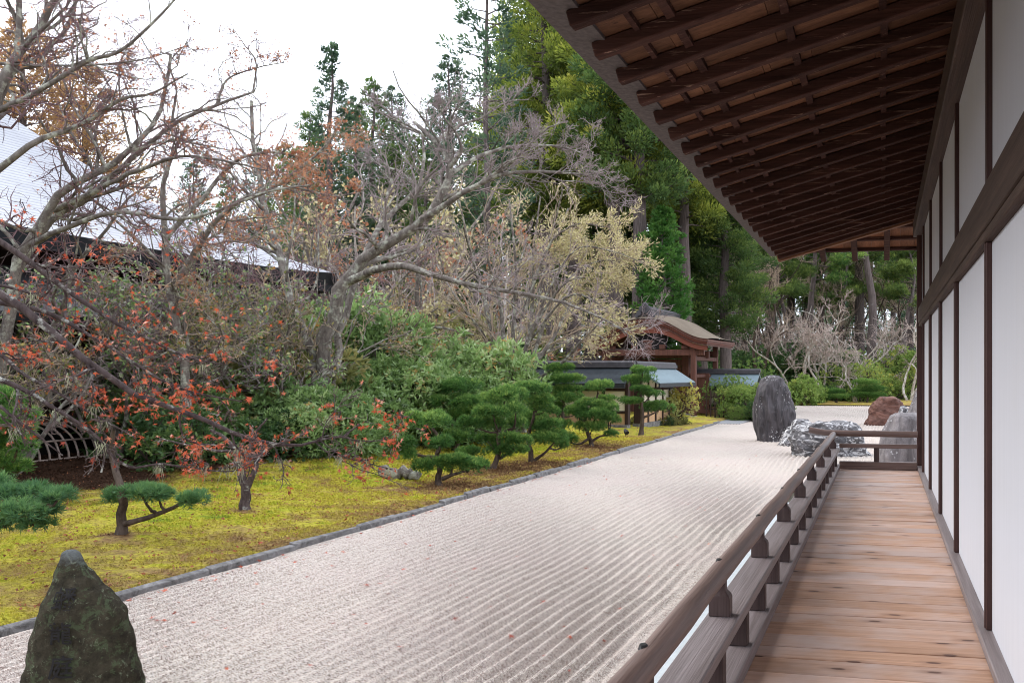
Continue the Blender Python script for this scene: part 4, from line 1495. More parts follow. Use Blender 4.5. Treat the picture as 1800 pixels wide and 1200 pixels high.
# ---- foreground maple, red leaves
M0 = (-560, 640, 7.0)
edge_tree('nearest maple with dark wet lichened branches and red leaves hanging over the moss', [
    ([(-600, 1160, 6.6), (-590, 900, 6.7), (-560, 640, 6.9), (-480, 480, 7.1), (-380, 380, 7.3)], 0.0992, 0.0600),
    ([(-560, 660, 6.9), (-300, 540, 7.2), (-120, 480, 7.4), (0, 512, 7.5), (60, 562, 7.6), (130, 612, 7.7), (185, 655, 7.8), (230, 690, 7.9), (318, 722, 8.1), (370, 740, 8.2), (420, 766, 8.3), (465, 776, 8.4), (512, 786, 8.5), (560, 772, 8.6), (600, 768, 8.7), (632, 745, 8.8)], 0.0465, 0.0075),
    ([(-480, 480, 7.1), (-200, 390, 7.5), (-40, 405, 7.8), (30, 445, 7.9), (90, 490, 8), (150, 532, 8.1), (215, 575, 8.2), (262, 595, 8.3), (300, 615, 8.4), (345, 632, 8.5), (392, 640, 8.6)], 0.0372, 0.0060),
    ([(-300, 540, 7.2), (-120, 520, 7.6), (0, 535, 7.8), (50, 540, 7.9), (100, 555, 8), (160, 590, 8.1), (225, 630, 8.2), (280, 665, 8.3), (340, 690, 8.4), (425, 705, 8.6)], 0.0310, 0.0060),
    ([(-590, 850, 6.7), (-300, 700, 7.0), (-100, 640, 7.2), (0, 668, 7.3), (50, 690, 7.4), (105, 722, 7.5), (160, 758, 7.6), (185, 790, 7.7), (178, 830, 7.7)], 0.0341, 0.0075),
    ([(-300, 700, 7.0), (-100, 600, 7.3), (0, 622, 7.5), (30, 650, 7.5), (100, 690, 7.6), (150, 720, 7.7), (190, 742, 7.8), (240, 770, 8)], 0.0248, 0.0053),
    ([(318, 722, 8.1), (316, 745, 8.1), (325, 770, 8.2), (345, 778, 8.3), (400, 785, 8.4), (430, 798, 8.5)], 0.0112, 0.0045),
    ([(185, 790, 7.7), (230, 820, 7.9), (280, 815, 8), (340, 822, 8.1), (400, 828, 8.2), (470, 812, 8.4)], 0.0136, 0.0037),
    ([(-100, 640, 7.2), (0, 715, 7.2), (60, 760, 7.3), (110, 800, 7.4)], 0.0186, 0.0045),
    ([(600, 768, 8.7), (640, 775, 8.7), (680, 770, 8.8), (705, 742, 8.9)], 0.0062, 0.0037),
    ([(560, 772, 8.6), (600, 800, 8.6), (640, 812, 8.7), (690, 825, 8.8)], 0.0056, 0.0037),
], 34, P(-600, 1170, 6.6), 'leaf_red', 330, n1=11, n2=8, n3=4, tw='twig_dark', bk='bark_dark', name='maple_tree', nf=2, rm=(.007, .0042, .003), L1=(.08, .2), lic=34, leafsz=.046, upb=.05)
mp = [o for o in bpy.data.objects if o.name.startswith('maple_tree')][0]
# denser bunches of red leaves where the photo shows them
rng = np.random.default_rng(35)
mb = MB()
tw = MB()
for (x, y, rx, ry, n, d) in ((700, 740, 22, 14, 34, 8.9), (662, 712, 10, 10, 16, 8.8), (650, 830, 45, 14, 34, 8.7), (690, 800, 16, 12, 16, 8.8), (595, 735, 12, 9, 12, 8.7), (575, 712, 10, 6, 12, 8.7), (690, 778, 14, 10, 16, 8.9), (748, 760, 10, 16, 10, 9), (640, 745, 24, 12, 14, 8.8),
                             (255, 715, 45, 26, 60, 8), (330, 720, 50, 30, 55, 8.2), (300, 690, 40, 22, 40, 8.1), (380, 780, 30, 14, 32, 8.3), (335, 785, 30, 18, 34, 8.2), (345, 830, 24, 14, 26, 8.2), (180, 695, 26, 14, 24, 7.8), (70, 615, 60, 18, 34, 7.6), (20, 610, 20, 16, 14, 7.5),
                             (450, 790, 30, 18, 22, 8.4), (475, 640, 16, 20, 16, 8.6), (475, 665, 18, 8, 12, 8.6), (380, 622, 22, 10, 14, 8.5), (210, 590, 90, 50, 50, 8.1), (120, 520, 90, 60, 34, 8), (165, 440, 14, 14, 12, 8), (60, 480, 80, 70, 26, 7.8), (40, 380, 24, 24, 12, 7.8), (290, 430, 60, 30, 16, 8.4), (300, 560, 90, 40, 34, 8.4),
                             (240, 545, 60, 30, 18, 8.2), (430, 560, 60, 30, 14, 8.5), (380, 690, 60, 40, 30, 8.4), (230, 770, 40, 20, 20, 8)):
    m = int(n * 1.05)
    xy = rng.normal(size=(m, 2)) * (rx * .6, ry * .6)
    dz = rng.normal(0, .12, m)
    q = np.array([P(x + a, y + b, d + c) for (a, b), c in zip(xy, dz)])
    mb.cards(q, rng.normal(size=q.shape) * .8 + (0, 0, -.7), .054 * rng.uniform(.5, 1.1, m), .056 * rng.uniform(.4, 1.1, m), np.clip(rng.normal(.5, .22, m), 0, 1), 'star', rng)
    c0_ = P(x, y - ry, d)
    k = max(3, n // 5)
    tl_ = np.stack([np.tile(c0_, (k, 1)) + rng.normal(size=(k, 3)) * .03, np.zeros((k, 3)), keep(q, k, rng)[:k] + (0, 0, .03)], 1)
    tl_[:, 1] = (tl_[:, 0] + tl_[:, 2]) / 2 + rng.normal(size=(k, 3)) * .03
    tw.tubes(tl_, np.tile((.004, .003, .002), (k, 1)), 4)
mb.build('leaf_cluster', M['leaf_red'], mp)
tw.build('stalk_crown', M['bark_dark'], mp, smooth=True)

# ---- small maple with the forked trunk on the moss
b = G(432, 896)
dm = depth(b)
edge_tree('small lichened maple with a short forked trunk on the left moss', [
    ([(432, 897, dm), (431, 860, dm), (424, 825, dm), (415, 795, dm), (395, 770, dm), (370, 755, dm)], .085, .02),
    ([(433, 860, dm), (448, 825, dm), (455, 805, dm + .1), (480, 785, dm + .1), (520, 770, dm)], .05, .015),
    ([(424, 825, dm), (440, 790, dm), (450, 760, dm), (470, 735, dm)], .04, .012),
    ([(415, 795, dm), (370, 790, dm - .2), (320, 780, dm - .3), (280, 770, dm - .3)], .03, .01),
], 36, b, 'leaf_red', 70, n1=9, n2=6, n3=3, bk='bark_dark', tw='twig_grey', rm=(.007, .005, .0035), name='small_maple', leafsz=.05)

# ---- the fanning multi-stem tree with tan foliage
rng = np.random.default_rng(41)
D = 29.5
defs = []
for (x0, mid, x1, y1) in ((880, (860, 560), 815, 400), (890, (880, 540), 850, 370), (897, (905, 540), 895, 350), (905, (935, 540), 950, 345), (910, (960, 560), 1010, 380), (915, (975, 590), 1050, 440), (900, (850, 590), 770, 470), (920, (985, 640), 1060, 560), (893, (930, 600), 990, 330), (888, (868, 600), 800, 330)):
    defs.append(([(x0, 760, D), (x0 + rng.normal(0, 2), 690, D), (mid[0], mid[1], D + rng.normal(0, .5)), ((mid[0] + x1) / 2 + rng.normal(0, 6), (mid[1] + y1) / 2, D + rng.normal(0, .9)), (x1, y1, D + rng.normal(0, 1.4))], .11, .022))
t = thing('fanning_tree', P(900, 765, D), 'many-stemmed tree fanning up behind the clipped pines with pale tan feathery leaves', 'tree', 'bare trees of the left garden')
LP, LR = limbs_of(defs, rng, 16)
org = P(905, 640, D)
b1 = spawn(LP, LR, 10, rng, .35, 1, (.16, .34), (25, 60), 6, .22, .15, .45, .4, .2, .02, .012, out=org, outw=.4)
b2 = spawn(b1[0], b1[1], 7, rng, .2, 1, (.4, .6), (25, 60), 5, .25, .0, .5, .4, .3, -.02, .008, out=org, outw=.35)
defs2 = [([(915, 640, D), (960, 520, D - .8), (1010, 440, D - 1.2), (1070, 440, D - 1.6), (1130, 462, D - 1.8)], .05, .012), ([(930, 600, D), (1000, 520, D - 1), (1060, 540, D - 1.3), (1100, 590, D - 1.4)], .05, .012),
         ([(920, 560, D), (960, 440, D - .5), (1010, 395, D - .8), (1070, 400, D - 1), (1090, 390, D - 1)], .05, .012), ([(925, 600, D), (990, 500, D - .8), (1050, 490, D - 1.1), (1105, 510, D - 1.2)], .045, .012), ([(930, 580, D), (1010, 480, D - .5), (1080, 455, D), (1150, 462, D)], .045, .012), ([(915, 560, D), (950, 470, D), (1000, 425, D), (1045, 425, D)], .045, .012)]
L2, R2 = limbs_of(defs2, rng, 14)
c1_ = spawn(L2, R2, 16, rng, .3, 1, (.14, .28), (25, 60), 5, .2, .05, .5, .4, .3, -.02, .01)
c2_ = spawn(c1_[0], c1_[1], 8, rng, .15, 1, (.35, .6), (25, 60), 4, .25, .0, .5, .4, .3, -.02, .007)
finish_tree(t, [('trunk', LP, LR, 9, 'bark_grey'), ('crown', L2, R2, 7, 'bark_grey'), ('crown', b1[0], b1[1], 5, 'twig_tan'), ('crown', c1_[0], c1_[1], 5, 'twig_tan'), ('twig_crown', b2[0], b2[1], 3, 'twig_tan'), ('twig_crown', c2_[0], c2_[1], 3, 'twig_tan')], None)
q1, d1 = tips(b2[0], 2, rng, .2)
px_ = PX + F * (q1[:, 0] * CT + q1[:, 1] * ST) / (-q1[:, 0] * ST + q1[:, 1] * CT)
k_ = rng.uniform(size=len(q1)) < np.clip((px_ - 760) / 330, .08, .8)
q1, d1 = q1[k_], d1[k_]
q2, d2 = tips(c2_[0], 3, rng, .1)
q, dd = np.vstack([q1, q2]), np.vstack([d1, d2])
mb = MB()
for _ in range(3):
    n_ = len(q)
    mb.cards(q + rng.normal(size=q.shape) * .05, dd + rng.normal(size=q.shape) * .45 + (0, 0, .15), .15 * rng.uniform(.5, 1.2, n_), .030, np.clip(rng.normal(.5, .25, n_), 0, 1), 'diamond', rng)
mb.build('feathery_leaves', M['leaf_tan'], t)


# ================================================================== SHARED TREE MAKERS (copied below)
def make_bare(name, seed, H=8., stems=3, spread=.5, bk='bark_pale', tw='twig_pale', r=.16, leaf=None, nleaf=0, crook=.25, rm=(.03, .018, .012), lw=.12):
    rng = np.random.default_rng(seed)
    t = thing(name, (0, 0, 0), None, 'tree')
    Ps, Rs = [], []
    for k in range(stems):
        a = 2 * pi * (k + rng.uniform(-.3, .3)) / stems
        p = [np.array((0, 0, 0.))]
        dr = np.array((cos(a) * spread * .6, sin(a) * spread * .6, 1.0))
        if stems > 1:
            p[0] = np.array((cos(a), sin(a), 0)) * r * .7
        for i in range(8):
            dr = nrm(dr + rng.normal(size=3) * crook + np.array((cos(a), sin(a), 0)) * spread * .12 + (0, 0, .08))
            p.append(p[-1] + dr * H / 8 * rng.uniform(.8, 1.1))
        pp, rr_ = limb(p, r, r * .2, 18, rng)
        Ps.append(pp)
        Rs.append(rr_)
    LP, LR = np.array(Ps), np.array(Rs)
    b0 = spawn(LP, LR, 6, rng, .25, .95, (.25, .5), (25, 60), 8, .25, .25, .6, .35, .2, .06, rm[0], zig=.15)
    b1 = spawn(b0[0], b0[1], 7, rng, .2, 1, (.3, .55), (25, 60), 6, .28, .15, .5, .4, .1, .03, rm[1], zig=.15)
    b2 = spawn(b1[0], b1[1], 7, rng, .2, 1, (.35, .6), (25, 60), 4, .28, .08, .6, .5, 0, 0, rm[2])
    finish_tree(t, [('trunk', LP, LR, 9, bk), ('crown', b0[0], b0[1], 6, bk), ('branch_crown', b1[0], b1[1], 4, tw), ('twig_crown', b2[0], b2[1], 3, tw)], None)
    if leaf:
        q, dd = tips(b2[0], 3, rng, .3)
        q = keep(q, nleaf, rng)
        mb = MB()
        mb.cards(q, rng.normal(size=q.shape), lw * 1.5, lw, rng.uniform(size=len(q)), 'diamond', rng)
        mb.build('foliage', M[leaf], t)
    return t


def make_cedar(name, seed, H=30., h0=.3, Lmax=4.2, mat='cedar_green', nb=100, s=.85, ncard=56, L=.35, Wd=.10, droop=.35, pw=.75, rt=.55, up=.5, trunk=True):
    rng = np.random.default_rng(seed)
    t = thing(name, (0, 0, 0), None, 'tree')
    tp = np.array([(rng.normal(0, .1) * (k > 0), rng.normal(0, .1) * (k > 0), H * k / 9 * .99) for k in range(10)])
    mb = MB()
    mb.tubes(tp, rt * np.linspace(1, .06, 10) * np.array([1.25] + [1] * 9), 12)
    Ps, Rs, us = [], [], []
    for k in range(nb):
        u = (k + rng.uniform()) / nb
        h = H * (h0 + (1 - h0) * u)
        a = k * 2.4 + rng.normal(0, .4)
        ln = Lmax * ((1 - u) ** pw * rng.uniform(.6, 1.1) * (.55 + .45 * min(1, u / .15)) + .09)
        dr = np.array((cos(a), sin(a), 0))
        p = [np.array((0, 0, h)) + dr * ln * f + np.array((0, 0, ln * (.25 * f - droop * f * f + .25 * f ** 4))) for f in np.linspace(0, 1, 6)]
        Ps.append(p)
        Rs.append(np.linspace(.03 * ln / 3 + .03, .012, 6))
        us.append(u)
    Ps, Rs = np.array(Ps), np.array(Rs)
    mb.tubes(Ps, Rs, 5)
    mb.build('trunk', M['bark_cedar'], t, smooth=True)
    mb = MB()
    for k in range(nb):
        ln = np.linalg.norm(Ps[k, -1] - Ps[k, 0])
        fr = [1.0, .72] + ([.45] if ln > 1.6 else []) + ([.9, .6] if ln > 2.6 else [])
        for f in fr:
            x = f * 5 * .999
            i = int(x)
            c = Ps[k, i] * (1 - x + i) + Ps[k, i + 1] * (x - i) + rng.normal(size=3) * .22 * min(1, ln / 2)
            sz = s * rng.uniform(.55, 1.1) * min(1, .35 + ln / 3.0)
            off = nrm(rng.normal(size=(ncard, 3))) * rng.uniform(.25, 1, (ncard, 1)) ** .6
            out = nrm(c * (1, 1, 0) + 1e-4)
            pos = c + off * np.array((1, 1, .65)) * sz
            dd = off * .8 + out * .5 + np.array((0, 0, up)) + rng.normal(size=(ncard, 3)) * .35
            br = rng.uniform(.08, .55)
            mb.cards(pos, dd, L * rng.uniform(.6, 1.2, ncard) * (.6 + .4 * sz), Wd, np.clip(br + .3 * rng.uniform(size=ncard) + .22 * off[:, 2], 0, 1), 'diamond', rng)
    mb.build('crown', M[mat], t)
    return t


def make_pine(name, seed, H=16., h0=.45, mat='needle', nb=26, Lmax=4.0, rt=.35, tuft=.42, ntuft=9):
    rng = np.random.default_rng(seed)
    t = thing(name, (0, 0, 0), None, 'tree')
    p, r = limb([(0, 0, 0), (rng.normal(0, .3), rng.normal(0, .3), H * .35), (rng.normal(0, .6), rng.normal(0, .6), H * .7), (rng.normal(0, .6), rng.normal(0, .6), H)], rt, .05, 14, rng, .15)
    tr = MB()
    tr.tubes(p, r, 10)
    fo = MB()
    b0 = spawn(p[None], r[None], nb, rng, h0, .99, (.5 * Lmax, Lmax), (55, 95), 6, .18, .1, .35, .3, .5, .02, .03, absL=True)
    b1 = spawn(b0[0], b0[1], 5, rng, .35, 1, (.25, .5), (25, 60), 4, .2, .15, .6, .4, .4, .05, .02)
    tr.tubes(b0[0], b0[1], 6)
    tr.tubes(b1[0], b1[1], 4)
    ends = np.vstack([b0[0][:, -1], b1[0][:, -1], b1[0][:, -2], tips(b0[0], 2, rng, .6)[0]])
    for e in ends:
        br = rng.uniform(.1, .55)
        for _ in range(ntuft):
            c = e + rng.normal(size=3) * (.34, .34, .16)
            dv = nrm(rng.normal(size=(13, 3)) + (0, 0, .7))
            fo.cards(np.tile(c, (13, 1)), dv, tuft * rng.uniform(.6, 1.1, 13), .05, np.clip(br + .35 * rng.uniform(size=13) + .2 * dv[:, 2], 0, 1), 'blade', rng)
    tr.build('trunk', M['bark_cedar'], t, smooth=True)
    fo.build('crown', M[mat], t)
    return t


def make_shrub(name, seed, mat='leaf_rhodo', n=5200, L=.13, Wd=.04, lobes=9, whorl=7, flatten=.8, sz=(.3, .55), bias=0.0):
    """unit shrub about 1 m in radius, leaves in whorls at the ends of twigs"""
    rng = np.random.default_rng(seed)
    t = thing(name, (0, 0, 0), None, 'shrub')
    lob = [(np.array((rng.normal(0, .42), rng.normal(0, .42), rng.uniform(.25, 1.1) * flatten)), rng.uniform(*sz)) for _ in range(lobes)]
    mb = MB()
    st = MB()
    m = n // whorl // lobes
    for c, s in lob:
        dv = nrm(rng.normal(size=(m, 3)) + (0, 0, .35))
        pos = c + dv * s * rng.uniform(.55, 1.08, (m, 1))
        br = rng.uniform(.0, .38)
        wb = rng.uniform(size=m) * .35
        for _ in range(whorl):
            dd = nrm(dv * .55 + rng.normal(size=(m, 3)) * .7 + (0, 0, .1))
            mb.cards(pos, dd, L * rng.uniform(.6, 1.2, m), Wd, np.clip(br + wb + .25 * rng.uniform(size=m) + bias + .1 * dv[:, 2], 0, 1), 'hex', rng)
        k = 8
        e = c + nrm(rng.normal(size=(k, 3)) + (0, 0, .4)) * s * .8
        pl = np.stack([np.tile((rng.normal(0, .08), rng.normal(0, .08), 0), (k, 1)), np.tile(c * (.6, .6, .45), (k, 1)), np.tile(c * .9, (k, 1)), e], 1)
        st.tubes(pl, np.tile((.03, .02, .013, .006), (k, 1)), 5)
    st.build('stem', M['bark_pine'], t, smooth=True)
    mb.build('foliage', M[mat], t)
    return t


ORD = ['leftmost', 'second', 'third', 'fourth', 'fifth', 'sixth', 'seventh', 'eighth', 'ninth', 'tenth', 'eleventh', 'twelfth', 'thirteenth', 'fourteenth', 'fifteenth', 'sixteenth', 'seventeenth', 'eighteenth', 'nineteenth', 'twentieth',
       'twenty-first', 'twenty-second', 'twenty-third', 'twenty-fourth', 'twenty-fifth', 'twenty-sixth', 'twenty-seventh', 'twenty-eighth', 'twenty-ninth', 'thirtieth']


def grove(protos, spots, what, where, group, rng, zfun=None):
    """place copies of proto trees; spots = (px, depth, scale, proto index[, py of the foot])"""
    spots = sorted(spots, key=lambda s: s[0])
    used = set()
    for i, s in enumerate(spots):
        px, d, sc, k = s[:4]
        p = P(px, PY, d)
        p[2] = (float(terrain(p[0], p[1])) if p[0] < -7.45 and p[1] < 73 else 0) - .05
        if len(s) > 4:
            p[2] = s[4]
        lab = (ORD[i] if i == 0 else ORD[i] + ' from the left') + ' of ' + what + ' ' + where
        rz = rng.uniform(0, 6.28)
        pr = protos[k]
        if pr.name not in USED:
            USED.add(pr.name)
            o = pr
            o.location = tuple(float(c) for c in p)
            o.rotation_euler = (0, 0, rz)
            o.scale = (sc,) * 3 if np.isscalar(sc) else sc
        else:
            o = copy_tree(pr, p, rz, sc)
        o['label'] = lab
        o['group'] = group


USED = set()
rg = np.random.default_rng(77)
# tall cedars behind the gate, yellow-green and deep green
cy = [make_cedar('cedar_tree', 101, 33, .34, 4.6, 'cedar_yellow', 120, .95, 120), make_cedar('cedar_tree', 102, 30, .40, 4.2, 'cedar_yellow', 110, .95, 120)]
cg = [make_cedar('cedar_tree', 103, 32, .36, 4.3, 'cedar_green', 120, .9, 120), make_cedar('cedar_tree', 104, 28, .2, 4.0, 'cedar_green', 120, .9, 120)]
grove(cy, [(958, 57, 1, 0), (1085, 53.5, 1.0, 1), (1205, 60, 1, 0), (1010, 60, 1, 1)], 'the tall yellow green cedars', 'towering behind the gate', 'tall cedars behind the gate', rg)
grove(cg, [(1122, 52.5, 1, 0), (1040, 66, 1.05, 1), (960, 68, 1, 0), (1150, 66, 1, 1), (1235, 66, .9, 0), (1275, 64, .85, 1), (905, 70, .9, 0), (1000, 72, 1, 1)], 'the deep green cedars', 'behind the gate', 'tall cedars behind the gate', rg)
hn = [make_cedar('cypress_tree', 105, 13, .03, 2.3, 'hinoki', 120, .62, 60, .36, .12, .15, .6, .2)]
grove(hn, [(1165, 51.5, .86, 0)], 'the bright green cypresses', 'right behind the gate roof', 'cypress behind the gate', rg)
hn[0]['label'] = 'dense bright green conical cypress directly behind the gate roof'
dk = [make_cedar('conifer_tree', 106, 24, .12, 3.6, 'cedar_dark', 110, .8, 46), make_cedar('conifer_tree', 107, 22, .1, 3.2, 'cedar_green', 110, .8, 46), make_cedar('conifer_tree', 108, 26, .15, 3.0, 'cedar_dark', 90, .55, 40, .4, .12, .1, .8)]
grove(dk, [(545, 62, .88, 1), (582, 58, .87, 2), (655, 64, 1.0, 1), (690, 68, .95, 0), (735, 64, .84, 1), (790, 66, 1.02, 0), (500, 68, .85, 1), (615, 74, 1.0, 0), (840, 60, .78, 1), (455, 70, .8, 0), (400, 72, .78, 1), (340, 70, .75, 0), (770, 76, .95, 2), (625, 60, .80, 0), (690, 62, .78, 1), (520, 64, .72, 0), (750, 58, .72, 1), (560, 80, .95, 0), (700, 80, 1.1, 1)],
      'the dark conifers', 'rising behind the spreading bare tree', 'conifers behind the left garden', rg)
lr_ = [make_cedar('larch_tree', 109, 31, .25, 3.4, 'cedar_dark', 80, .5, 34, .42, .12, .05, .7, .3)]
grove(lr_, [(856, 49, .9, 0)], 'the', '', 'conifers behind the left garden', rg)
lr_[0]['label'] = 'tall thin dark conifer with loose upswept boughs standing highest against the white sky'
orr = [make_cedar('autumn_conifer', 110, 18, .25, 4.2, 'leaf_orange', 90, .8, 50)]
grove(orr, [(40, 42, .98, 0), (150, 46, .95, 0), (-60, 44, 1.0, 0)], 'the orange brown conifers', 'behind the grey roof', 'autumn conifers behind the grey roof', rg)
# mid-left leafless trees behind the spreading tree
bt = [make_bare('leafless_tree', 111, 9, 3, .5, 'bark_pale', 'twig_grey', .13, rm=(.025, .014, .009)), make_bare('leafless_tree', 112, 10, 2, .45, 'bark_grey', 'twig_tan', .16, 'leaf_tan', 900, rm=(.025, .014, .009)), make_bare('leafless_tree', 113, 8, 4, .6, 'bark_grey', 'twig_tan', .11, 'leaf_rust', 700, rm=(.025, .014, .009))]
grove(bt, [(620, 36, 1.0, 1), (690, 33, .95, 0), (730, 38, 1.0, 2), (780, 34, .95, 1), (840, 38, .9, 0), (560, 38, 1.1, 2), (650, 42, 1.15, 0), (500, 40, 1.1, 1), (805, 44, 1.2, 2), (740, 46, 1.25, 1), (440, 42, 1.15, 2), (880, 46, 1.1, 1)],
      'the leafless grey trees', 'in the thicket behind the spreading tree', 'leafless thicket behind the left garden', rg)
fm = [make_bare('slender_maple', 114, 7.6, 3, .45, 'bark_grey', 'twig_red', .085, 'leaf_rust', 260, rm=(.016, .010, .0065), lw=.035), make_bare('slender_maple', 115, 7.2, 4, .5, 'bark_grey', 'twig_red', .075, rm=(.016, .010, .0065))]
grove(fm, [(30, 17.6, .9, 0), (375, 23, 1.1, 0), (470, 26, .9, 1), (520, 27, 1.1, 0)],
      'the slender leafless maples', 'veiling the grey shingled roof', 'slender maples before the left roof', rg)
# far side of the gravel: pale bare trees
pt = [make_bare('pale_tree', 121, 9.5, 4, .75, 'bark_pale', 'twig_pale', .13, crook=.26, rm=(.04, .022, .013)), make_bare('pale_tree', 122, 8, 3, .6, 'bark_pale', 'twig_pale', .12, crook=.34, rm=(.036, .02, .013))]
grove(pt, [(1412, 74, 1.0, 0), (1448, 73, 1.1, 1), (1483, 76, .95, 0), (1505, 70, .72, 1), (1598, 71, 1.1, 1), (1375, 82, 1.0, 1), (1560, 80, .85, 0), (1330, 84, 1.1, 0), (1300, 90, 1.3, 1)],
      'the pale branched bare trees', 'on the moss beyond the rocks', 'pale bare trees beyond the gravel', rg)
bb = [make_bare('brown_twiggy_tree', 123, 15, 2, .35, 'bark_pine', 'twig_tan', .17, crook=.18, rm=(.04, .025, .017))]
grove(bb, [(1330, 76, 1.0, 0), (1375, 88, 1.1, 0), (1260, 80, 1.0, 0), (1430, 92, 1.1, 0), (1290, 98, 1.2, 0), (1480, 98, 1.0, 0), (1585, 92, 1.0, 0), (1345, 82, .8, 0), (1400, 100, 1.0, 0), (1455, 86, .75, 0), (1520, 96, .95, 0), (1310, 86, .9, 0), (1555, 100, 1.0, 0), (1615, 98, .9, 0)],
      'the brown twiggy trees', 'at the forest edge', 'brown trees at the forest edge', rg)
# forest behind the right side
fp = [make_pine('forest_pine', 131, 20, .5, 'needle', 26, 4.4, .5), make_pine('forest_pine', 132, 17, .42, 'cedar_green', 26, 4.0, .32)]
grove(fp, [(1385, 80, .95, 1), (1430, 84, 1.0, 0), (1528, 79, 1.12, 0), (1480, 92, 1.1, 1), (1345, 96, 1.05, 0), (1590, 86, 1.0, 1), (1300, 104, 1.1, 1), (1640, 90, 1.1, 0)],
      'the tufted pines', 'below the far end of the hall eave', 'pines of the right forest', rg)
fc = [make_cedar('forest_cedar', 133, 27, .5, 3.8, 'cedar_dark', 80, .8, 40, .6, .18), make_cedar('forest_cedar', 134, 25, .42, 3.4, 'cedar_green', 90, .8, 40, .6, .18)]
sp_ = []
for k in range(16):
    sp_.append((1180 + k * 30 + rg.normal(0, 7), rg.uniform(92, 150), rg.uniform(.85, 1.2), int(rg.integers(0, 2))))
grove(fc, sp_, 'the straight forest cedars', 'in the dark wood beyond the gravel', 'cedars of the far right wood', rg)
sp_ = []
for k in range(26):
    sp_.append((-40 + k * 48 + rg.normal(0, 10), rg.uniform(88, 120), rg.uniform(.62, .82), int(rg.integers(0, 2))))
sq_ = [(1225 + k * 27 + rg.normal(0, 8), rg.uniform(125, 165), rg.uniform(.55, .8)) for k in range(17)]
fc2 = [make_cedar('hill_cedar', 135, 27, .1, 4.2, 'cedar_dark', 90, .9, 40, .6, .18), make_cedar('hill_cedar', 136, 25, .1, 3.8, 'cedar_green', 90, .9, 40, .6, .18)]
grove(fc2, sp_, 'the far cedars', 'closing the view behind the garden', 'cedars closing the view on the left', rg)

fd = [make_cedar('wood_cedar', 137, 25, .08, 4.4, 'cedar_dark', 80, .9, 40, .6, .18)]
grove(fd, [(a, b, c, 0) for a, b, c in sq_], 'the dim cedars', 'deep in the right wood', 'cedars deep in the right wood', rg)
# ---- shrubs
rs = np.random.default_rng(88)
rd = [make_shrub('rhododendron', 141, 'leaf_rhodo', 13000, .095, .027, 11), make_shrub('rhododendron', 142, 'leaf_rhodo', 13000, .10, .028, 12, bias=.08), make_shrub('rhododendron', 143, 'leaf_olive', 13000, .085, .026, 11)]
grove(rd, [(612, 26.5, (2.3, 2.3, 3.0), 0), (668, 26.8, (2.5, 2.5, 3.1), 1), (728, 27.5, (2.4, 2.4, 2.8), 0), (785, 28, (2.2, 2.2, 2.4), 1), (570, 26, (2.0, 2.0, 2.7), 1), (600, 25.5, 1.7, 0), (650, 24.5, 1.75, 1), (700, 25, 1.9, 0), (745, 25.5, 1.8, 1), (790, 26, 1.65, 0), (830, 27, 1.6, 1), (620, 28, 2.5, 2), (690, 29, 2.35, 0), (750, 30, 2.4, 2), (810, 30, 2.2, 2), (860, 31, 1.9, 1), (590, 27, 2.3, 0), (548, 20.6, 1.15, 0), (582, 20.9, 1.3, 1), (615, 21.4, 1.2, 0), (515, 20.3, 1.0, 1), (660, 27, 2.3, 1), (870, 33, 2.3, 2), (700, 34, 2.9, 2), (630, 33, 3.0, 2)],
      'the long leaved rhododendrons', 'massed behind the clipped pines', 'rhododendrons behind the clipped pines', rs)
ld = [make_shrub('garden_shrub', 144, 'leaf_rhodo', 6500, .12, .04, 10), make_shrub('garden_shrub', 145, 'leaf_olive', 6500, .12, .04, 10), make_shrub('garden_shrub', 146, 'leaf_dark', 6500, .11, .045, 10)]
grove(ld, [(-40, 16.0, 1.0, 0), (300, 18.5, 1.0, 2), (360, 19.5, 1.2, 0), (420, 20.5, 1.3, 1), (470, 19.5, .9, 2), (510, 21, 1.3, 0), (330, 22, 1.9, 1), (400, 23.5, 2.1, 0), (460, 24, 2.1, 1), (500, 25, 2.3, 0), (270, 21, 1.6, 2), (220, 20.3, 1.2, 0), (540, 22, 1.0, 2), (280, 24, 2.3, 1)],
      'the evergreen shrubs', 'before the dark corridor', 'shrubs before the left building', rs)
tb = [make_bare('twiggy_bush', 161, 4.2, 6, .75, 'bark_grey', 'twig_tan', .05, 'leaf_olive', 1600, rm=(.014, .009, .006), lw=.05), make_bare('twiggy_bush', 162, 4.0, 6, .8, 'bark_grey', 'twig_grey', .05, 'leaf_rhodo', 1800, rm=(.014, .009, .006), lw=.055)]
grove(tb, [(20, 16.5, .95, 0), (200, 19, 1.0, 1), (250, 19.5, 1.1, 0), (310, 20, 1.1, 1), (370, 21, 1.1, 0), (430, 21.5, 1.15, 1), (490, 23, 1.2, 0), (340, 23, 1.3, 1), (240, 22, 1.2, 0), (-30, 17.5, 1.1, 1), (410, 24, 1.3, 0)],
      'the twiggy bushes', 'screening the dark corridor', 'twiggy bushes before the left building', rs)
lg = [make_shrub('azalea_shrub', 147, 'leaf_light', 11000, .062, .028, 11), make_shrub('azalea_shrub', 148, 'leaf_dark', 11000, .062, .03, 11)]
grove(lg, [(1284, 45.6, 1.45, 0), (1306, 45.2, 1.55, 0), (1322, 46, 1.6, 0), (1342, 47, 1.6, 0), (1296, 52.5, 2.2, 0), (1318, 53, 2.2, 1), (1328, 44, .9, 1), (1293, 44.0, .7, 0)],
      'the light green azaleas', 'beside the standing rock', 'azaleas right of the gate', rs)
rb = [make_shrub('round_shrub', 149, 'leaf_light', 11000, .095, .042, 12, flatten=.9)]
grove(rb, [(1413, 67.5, 1.9, 0)], 'x', 'x', 'round shrub', rs)
rb[0]['label'] = 'rounded bright green shrub on a small mound directly right of the standing rock'
